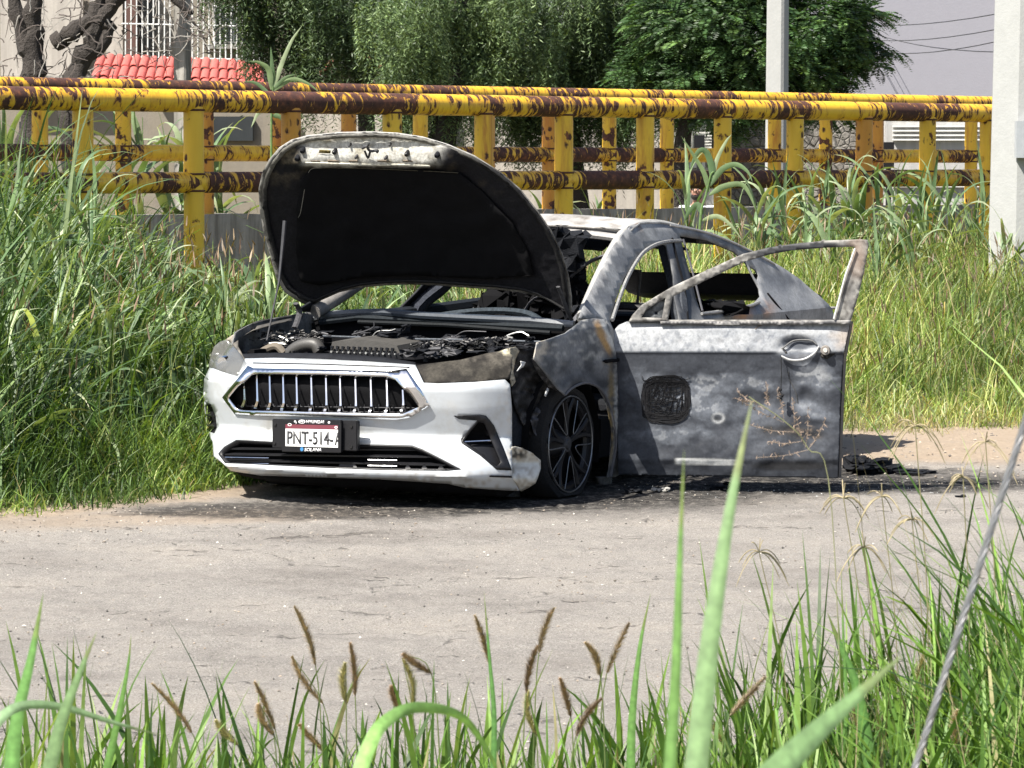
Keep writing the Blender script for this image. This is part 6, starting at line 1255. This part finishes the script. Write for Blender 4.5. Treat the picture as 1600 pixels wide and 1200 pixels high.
# ---------------------------------------------------------------- trees
def leafquads(c, d, L, w, rng):
    n = len(c); d = d/np.linalg.norm(d, axis=1)[:, None]; s = np.cross(d, rng.normal(0, 1, (n, 3))); s /= np.linalg.norm(s, axis=1)[:, None]; L = np.broadcast_to(L, (n,))[:, None]; w = np.broadcast_to(w, (n,))[:, None]
    V = np.stack([c, c+d*L*.5+s*w*.5, c+d*L, c+d*L*.5-s*w*.5], 1).reshape(-1, 3); return V, np.arange(4*n).reshape(-1, 4)
def weeping(name, label, blobs, Y, trunk, seed, pal, wts, ns=900):
    rng = np.random.default_rng(seed); base = at(trunk[0][0], trunk[0][1], Y); base[2] = -.3; e = empty(name, tuple(base), 0, label, 'tree'); C, D = [], []
    strands = []
    for bx, by, rx, ry, n in blobs:
        c0 = at(bx, by, Y); sx, sy = rx*Y/FPX, ry*Y/FPX; k = int(n*ns/1000); u = rng.normal(0, 1, (k, 3)); u /= np.linalg.norm(u, axis=1)[:, None]; u *= rng.uniform(.35, 1, (k, 1))**.5
        cl = rng.integers(0, 14, k); cc = rng.normal(0, .6, (14, 3)); u = u*.36+cc[cl]*.85; s = c0+u*np.array([sx, min(sx, 1.6), sy]); strands.append(s)
    S = np.vstack(strands); n = len(S); m = 24; L = rng.uniform(.3, .95, n); t = np.linspace(0, 1, m); drift = rng.normal(0, .12, (n, 2))
    P = S[:, None, :]+np.stack([drift[:, :1]*t**1, drift[:, 1:]*t, -L[:, None]*t**1.3], 2)*1.0; lift = rng.uniform(.0, .12, (n, 1, 1)); P[:, :, 2:3] += lift*np.sin(t*3.1)[None, :, None]
    c = P.reshape(-1, 3); d = rng.normal(0, 1, c.shape)*np.array([1, 1, .35])+np.array([0, 0, -.75]); V, F = leafquads(c, d, rng.uniform(.05, .10, len(c)), rng.uniform(.011, .019, len(c)), rng)
    col = np.repeat(np.repeat(palette(n, pal, rng, wts, .25), m, 0), 4, 0); npmesh('crown', V-base, F, MT['leaf'], e, col); print(name, len(F))
    for pts, r0, r1 in trunk[1]:
        P = catmull([np.append(at(a, b, Y+(k % 2)*.1)[:2], at(a, b, Y)[2]) for k, (a, b) in enumerate(pts)], 5)-base; mb = MB(); mb.tube(P, np.linspace(r0, r1, len(P)), 9); mb.build('trunk' if r0 > .1 else 'limb', MT['bark'], e, col=False)
PP = [(.055, .090, .038), (.095, .145, .060), (.17, .24, .10), (.035, .058, .026)]
weeping('pepper_tree', 'dark weeping pepper tree hanging over the awning left of centre', [(440, -30, 90, 90, 900), (520, 10, 90, 90, 1000), (600, -20, 80, 80, 700), (420, 30, 50, 70, 350), (470, 100, 30, 60, 130)], 50.5, ((560, 250), [([(575, 330), (570, 150), (545, 40), (520, -80)], .14, .07), ([(570, 130), (610, 40), (640, -60)], .08, .04)]), 1, PP, [.50, .22, .05, .23], 1150)
weeping('pepper_tree', 'lighter green weeping pepper tree in the centre behind the bonnet', [(665, 70, 75, 65, 1200), (700, 20, 100, 70, 1000), (640, 130, 55, 40, 500), (740, 120, 50, 50, 400), (790, -20, 90, 80, 700)], 48.5, ((690, 250), [([(688, 330), (692, 215), (712, 150), (720, 40), (730, -60)], .22, .10), ([(700, 190), (660, 140), (640, 60)], .09, .04)]), 2, PP, [.2, .35, .38, .07], 1050)
weeping('pepper_tree', 'big dark weeping pepper tree hanging lowest between centre and right', [(870, 20, 110, 90, 1600), (830, 120, 60, 50, 500), (900, 120, 90, 60, 900), (960, 60, 90, 100, 1200), (1010, 10, 90, 90, 800), (815, 165, 14, 22, 60), (880, 180, 60, 14, 120), (960, 170, 50, 16, 130), (1060, 90, 60, 90, 600)], 50, ((870, 250), [([(905, 330), (892, 200), (905, 80), (920, -60)], .16, .08), ([(895, 180), (850, 90), (820, -20)], .08, .04)]), 3, PP, [.48, .27, .08, .17], 1100)
def feathery(name, label, blobs, Y, trunk, seed, pal, wts, dens_=1):
    rng = np.random.default_rng(seed); base = at(trunk[0][0], trunk[0][1], Y); base[2] = -.3; e = empty(name, tuple(base), 0, label, 'tree'); S = []; D = []
    for bx, by, rx, ry, k in blobs:
        c0 = at(bx, by, Y); sx, sy = rx*Y/FPX, ry*Y/FPX; k = int(k*dens_); u = rng.normal(0, 1, (k, 3)); u /= np.linalg.norm(u, axis=1)[:, None]; u *= rng.uniform(.3, 1, (k, 1))**.5; ncl = max(3, k//30); cl = rng.integers(0, ncl, k); cc = rng.normal(0, 1, (ncl, 3)); cc /= np.linalg.norm(cc, axis=1)[:, None]; cc *= rng.uniform(.45, 1.05, (ncl, 1)); u = u*.30+cc[cl]*.92; S.append(c0+u*np.array([sx, min(sx, 1.5), sy])); D.append(u+np.array([0, 0, -.15]))
    S = np.vstack(S); D = np.vstack(D); n = len(S); D = D+rng.normal(0, .5, D.shape); D[:, 2] *= .5; D /= np.linalg.norm(D, axis=1)[:, None]; m = 12; L = rng.uniform(.22, .42, n)
    side_ = np.cross(D, (0, 0, 1)); side_ /= np.linalg.norm(side_, axis=1)[:, None]; t = np.linspace(.1, 1, m); mid = S[:, None, :]+D[:, None, :]*(L[:, None]*t)[..., None]; mid[:, :, 2] -= (L[:, None]*t*t*.35)
    Vs, Fs, nV = [], [], 0
    for sg in (-1, 1):
        c = mid.reshape(-1, 3); d = (side_[:, None, :]*sg+D[:, None, :]*.45+np.zeros((1, m, 1))).reshape(-1, 3)+np.array([0, 0, -.15]); ln = (L[:, None]*.26*(1-.6*np.abs(t*2-1)**2)[None, :]).ravel(); V, F = leafquads(c, d, ln, ln*.30, rng); Vs.append(V); Fs.append(F+nV); nV += len(V)
    col = np.repeat(np.repeat(palette(n, pal, rng, wts, .22), m, 0), 4, 0); npmesh('crown', np.vstack(Vs)-base, np.vstack(Fs), MT['leaf'], e, np.vstack([col, col])); print(name, nV//4)
    for pts, r0, r1 in trunk[1]:
        P = catmull([at(a, b, Y) for a, b in pts], 5)-base; mb = MB(); mb.tube(P, np.linspace(r0, r1, len(P)), 8); mb.build('trunk' if r0 > .1 else 'limb', MT['bark'], e, col=False)
FP = [(.038, .080, .026), (.06, .12, .038), (.11, .19, .055), (.025, .05, .02)]
feathery('feathery_tree', 'dark feathery-leaved tree behind the slim pole, its branches reaching over the lilac wall', [(1090, 40, 100, 90, 1500), (1180, 60, 100, 90, 1900), (1110, 125, 90, 38, 800), (1220, 130, 80, 45, 1000), (1270, 40, 75, 75, 1000), (1310, 100, 50, 60, 480), (1340, 60, 46, 45, 260), (1350, 20, 30, 25, 110), (1385, 70, 16, 10, 26), (1370, 110, 22, 14, 34), (1330, 150, 30, 16, 90), (1130, 170, 50, 26, 260), (1290, 175, 36, 14, 60), (1020, 130, 60, 50, 500), (1145, 195, 20, 14, 40)], 47.5,
    ((1070, 260), [([(1062, 335), (1064, 250), (1072, 190), (1090, 120), (1110, 20)], .13, .07), ([(1070, 200), (1110, 150), (1180, 110), (1260, 90)], .06, .03), ([(1100, 140), (1200, 150), (1280, 150), (1330, 130)], .05, .02), ([(1260, 95), (1320, 75), (1380, 66)], .02, .008), ([(1280, 130), (1330, 112), (1385, 104)], .015, .006)]), 5, FP, [.38, .32, .14, .16], .72)
# bare tree at the left
def bare():
    Y = 46.5; base = at(60, 300, Y); base[2] = -.3; e = empty('bare_tree', tuple(base), 0, 'gnarled bare dark tree with tangled twigs at the upper left corner', 'tree')
    def br(pts, r0, r1, nm): P = catmull([at(a, b, Y) for a, b in pts], 5)-base; P = P+NR.normal(0, r0*.16, P.shape); mb = MB(); mb.tube(P, np.linspace(r0, r1, len(P))*(1+.15*np.sin(np.arange(len(P))*2.1)), 9); mb.build(nm, MT['bark'], e, col=False)
    br([(50, 330), (45, 200), (55, 110), (50, 40), (65, -60), (70, -180), (100, -330)], .21, .05, 'trunk'); br([(125, 330), (112, 220), (118, 120), (148, 60), (150, -40), (135, -170), (150, -300)], .19, .05, 'trunk'); br([(60, 110), (35, 50), (15, -40), (-20, -160)], .12, .07, 'trunk')
    br([(85, 70), (120, 45), (160, 22), (205, -30), (250, -110)], .12, .10, 'limb'); br([(118, 120), (170, 50), (165, 40), (158, 20)], .10, .08, 'limb'); br([(285, 0), (290, 22), (310, 45), (325, 80)], .03, .012, 'limb'); br([(235, -40), (280, 5), (300, 20)], .06, .03, 'limb')
    r = random.Random(8); mb = MB()
    for i in range(230):
        x, y = r.choice([(r.uniform(0, 190), r.uniform(-10, 130)), (r.uniform(190, 335), r.uniform(-10, 85))]); a = r.uniform(0, 6.28); L = r.uniform(14, 50); pts = [(x, y)]
        for k in range(5): a += r.uniform(-.5, .5); pts.append((pts[-1][0]+math.cos(a)*L/5, pts[-1][1]+math.sin(a)*L/5+1.0))
        c = (.12, .10, .09) if r.random() < .6 else (.34, .32, .29); dY = r.uniform(-1, 1.2); mb.tube(np.array([at(p, q, Y+dY) for p, q in pts])-base, np.linspace(.010, .004, 6), 3, c)
    tag(mb.build('twigs', vcol('twig', .9), e), kind='stuff')
bare()
# dark band of shrubs further back so no open sky shows between the crowns
feathery('background_tree', 'dense dark tree mass standing behind the pepper trees', [(640, 0, 200, 120, 800), (900, 20, 220, 120, 1100), (1100, 0, 150, 120, 700), (420, -40, 100, 100, 300)], 58.5, ((760, 250), [([(770, 330), (760, 150), (750, 20)], .2, .1)]), 9, [(.03, .06, .025), (.045, .085, .03)], [.6, .4], 1)

# ---------------------------------------------------------------- the person
def person():
    Y = 43.2; fx_, fy_ = at(1091, 300, Y)[0], Y; top = at(1091, 284, Y)[2]; zb = top-1.72; e = empty('person', (fx_, fy_, zb), 0, 'dark-haired bearded person in a white t-shirt standing behind the low wall looking down', 'person')
    def skin(name, verts, edges, radii, m, lev=2):
        me = bpy.data.meshes.new(name); me.from_pydata(verts, edges, []); o = link(name, me, e, m); md = o.modifiers.new('skin', 'SKIN'); 
        for i, r in enumerate(radii): me.skin_vertices[0].data[i].radius = r if hasattr(r, '__len__') else (r, r)
        me.skin_vertices[0].data[0].use_root = True; s_ = o.modifiers.new('sub', 'SUBSURF'); s_.levels = lev; s_.render_levels = lev; return o
    sk = simple('skin', (.36, .20, .14), .55, 0, .1, 20, .1); sh = simple('white_cotton', (.74, .75, .80), .85, 0, .06, 9, .2); tr = simple('dark_trousers', (.04, .045, .06), .8); hr = simple('black_hair', (.015, .013, .012), .7, 0, .4, 60, .5)
    bpy.ops.object.select_all(action='DESELECT')
    V = [(0, 0, .92), (0, 0, 1.12), (0, 0, 1.32), (0, -.01, 1.43), (0, -.03, 1.50), (0, -.05, 1.585), (0, -.05, 1.64), (.19, 0, 1.38), (.25, -.03, 1.12), (.24, -.12, .90), (-.19, 0, 1.38), (-.25, -.03, 1.12), (-.24, -.12, .90), (.10, 0, .86), (.11, -.01, .48), (.11, 0, .06), (.12, -.14, .03), (-.10, 0, .86), (-.11, -.01, .48), (-.11, 0, .06), (-.12, -.14, .03)]
    E = [(0, 1), (1, 2), (2, 3), (3, 4), (4, 5), (5, 6), (2, 7), (7, 8), (8, 9), (2, 10), (10, 11), (11, 12), (0, 13), (13, 14), (14, 15), (15, 16), (0, 17), (17, 18), (18, 19), (19, 20)]
    R = [(.15, .11), (.14, .10), (.17, .11), (.07, .06), (.055, .055), (.080, .095), (.072, .085), .055, .042, .03, .055, .042, .03, .085, .058, .04, .035, .085, .058, .04, .035]
    body = skin('body', V, E, R, sk)
    skin('t_shirt', [(0, 0, .90), (0, 0, 1.12), (0, 0, 1.33), (0, -.01, 1.42), (.20, 0, 1.385), (.245, -.02, 1.20), (-.20, 0, 1.385), (-.245, -.02, 1.20)], [(0, 1), (1, 2), (2, 3), (2, 4), (4, 5), (2, 6), (6, 7)], [(.175, .13), (.165, .12), (.19, .13), (.085, .075), .07, .065, .07, .065], sh)
    skin('trousers', [(0, 0, .93), (.10, 0, .86), (.11, -.01, .48), (.11, 0, .10), (-.10, 0, .86), (-.11, -.01, .48), (-.11, 0, .10)], [(0, 1), (1, 2), (2, 3), (0, 4), (4, 5), (5, 6)], [(.165, .125), .10, .07, .06, .10, .07, .06], tr)
    bm = bmesh.new(); bmesh.ops.create_uvsphere(bm, u_segments=18, v_segments=12, radius=1, matrix=Matrix.Translation((0, -.035, 1.66)) @ Matrix.Diagonal((.088, .108, .085, 1)))
    bmesh.ops.delete(bm, geom=[v for v in bm.verts if v.co.y < -.09 and v.co.z < 1.69], context='VERTS'); bmo('hair', bm, hr, e, True)
    bm = bmesh.new(); bmesh.ops.create_uvsphere(bm, u_segments=16, v_segments=10, radius=1, matrix=Matrix.Translation((0, -.085, 1.545)) @ Matrix.Diagonal((.068, .066, .055, 1)))
    bmesh.ops.delete(bm, geom=[v for v in bm.verts if v.co.z > 1.57], context='VERTS'); bmo('beard', bm, hr, e, True)
    for s in (-1, 1):
        bm = bmesh.new(); bmesh.ops.create_uvsphere(bm, u_segments=8, v_segments=6, radius=.013, matrix=Matrix.Translation((s*.031, -.134, 1.625))); bmo('eye', bm, simple('eye', (.05, .04, .04), .3), e, True)
        mb = MB(); mb.tube([(s*.05, -.13, 1.645), (s*.03, -.142, 1.652), (s*.014, -.142, 1.647)], .005, 5); mb.build('eyebrow', hr, e, col=False)
        bm = bmesh.new(); bmesh.ops.create_uvsphere(bm, u_segments=8, v_segments=6, radius=1, matrix=Matrix.Translation((s*.083, -.045, 1.615)) @ Matrix.Diagonal((.012, .02, .032, 1))); bmo('ear', bm, sk, e, True)
    mb = MB(); mb.tube([(0, -.135, 1.64), (0, -.158, 1.605), (0, -.150, 1.592)], [.008, .014, .010], 7); mb.build('nose', sk, e, col=False)
    mb = MB(); mb.tube([(-.024, -.142, 1.563), (0, -.150, 1.565), (.024, -.142, 1.563)], [.004, .007, .004], 6); mb.build('mouth', simple('lip', (.30, .12, .10), .5), e, col=False)
    for s in (-1, 1):
        for k in range(5): mb = MB(); mb.tube(catmull([(s*(.24+.012*(k-2)), -.13, .89), (s*(.24+.015*(k-2)), -.16, .84-.004*abs(k-2)), (s*(.235+.014*(k-2)), -.17, .80+(.03 if k == 0 else .006*abs(k-3)))], 2), .008, 5); mb.build('finger', sk, e, col=False)
    e.rotation_euler = (0, 0, math.radians(-18))
person()

# ---------------------------------------------------------------- debris on the ground
def debris(name, label, cat, p, s, m, seed, n=10, flat=.5):
    r = random.Random(seed); e = empty(name, (p[0], p[1], 0), r.uniform(0, 6), label, cat)
    for i in range(n): chunk('fragment', (r.uniform(-s, s), r.uniform(-s, s)*.6, r.uniform(.005, s*flat*.5)), (r.uniform(.3, .9)*s, r.uniform(.2, .6)*s, r.uniform(.1, .5)*s*flat), m, seed*31+i, e, .9, 2)
    return e
debris('charred_debris', 'charred black heap on the ground right of the open door', 'debris', ground(1358, 738), .16, MT['char'], 1, 14, .9)
debris('charred_debris', 'flat black residue strip beside the open door bottom', 'debris', ground(1400, 738), .14, MT['char'], 2, 10, .2)
debris('charred_debris', 'small charred lump lying right of the door edge', 'debris', ground(1500, 778), .05, MT['char'], 3, 4)
debris('charred_debris', 'pale ash-covered fragments under the front of the open door', 'debris', ground(1035, 768), .07, ashm, 4, 6)
debris('charred_debris', 'burnt scraps under the middle of the open door', 'debris', ground(1130, 764), .08, MT['char'], 5, 6)
debris('charred_debris', 'burnt scraps behind the front wheel', 'debris', ground(985, 770), .07, MT['char'], 6, 7)
debris('charred_debris', 'dark fallen pieces under the white torn bumper corner', 'debris', ground(760, 782), .06, MT['char'], 7, 6, .4)
def stones(name, label, n, pts, smin, smax, col):
    V, F, C = [], [], []; k = 0; b = np.array([(1, 0, 0), (-1, 0, 0), (0, 1, 0), (0, -1, 0), (0, 0, 1), (0, 0, -1)], float); f = np.array([(0, 2, 4), (2, 1, 4), (1, 3, 4), (3, 0, 4), (2, 0, 5), (1, 2, 5), (3, 1, 5), (0, 3, 5)])
    for i in range(n):
        x, y = pts(); s = smin+(smax-smin)*NR.random()**4; a = NR.uniform(0, 6.28); R = np.array([[math.cos(a), -math.sin(a), 0], [math.sin(a), math.cos(a), 0], [0, 0, 1]]); v = (b*NR.uniform(.6, 1.2, (6, 3))*np.array([1, .8, .6])*s)@R.T+np.array([x, y, s*.3])
        V.append(v); F.append(f+k); k += 6; C.append(np.repeat((np.array(col[NR.integers(len(col))])*np.exp(NR.normal(0, .2)))[None], 6, 0))
    tag(npmesh(name, np.vstack(V), np.vstack(F), vcol(name, .9, 0, 40, .3, .3), None, np.vstack(C), False), label, 'gravel', kind='stuff')
SC = [(.30, .25, .20), (.22, .19, .16), (.34, .30, .25), (.13, .12, .11)]
stones('gravel', 'loose small stones scattered over the road and along the dirt edge at the left', 1100, lambda: (NR.uniform(-3.2, -.4), NR.uniform(15.8, 17.9)), .002, .011, SC)
stones('gravel', 'loose grit scattered across the near road', 9000, lambda: (NR.uniform(-3, 3.4), NR.uniform(9.6, 19)), .002, .009, SC+[(.07, .065, .06), (.60, .56, .50)])
stones('gravel', 'pale gravel on the dirt strip right of the door', 1800, lambda: (NR.uniform(1.6, 4.2), NR.uniform(18.6, 22.2)), .003, .015, SC)
stones('glass_fragments', 'glinting broken glass and cinders on the ground under the open door', 900, lambda: (NR.uniform(.6, 2.4), NR.uniform(17.9, 18.9)), .002, .007, [(.5, .52, .52), (.05, .05, .05), (.05, .05, .05), (.2, .2, .2)])
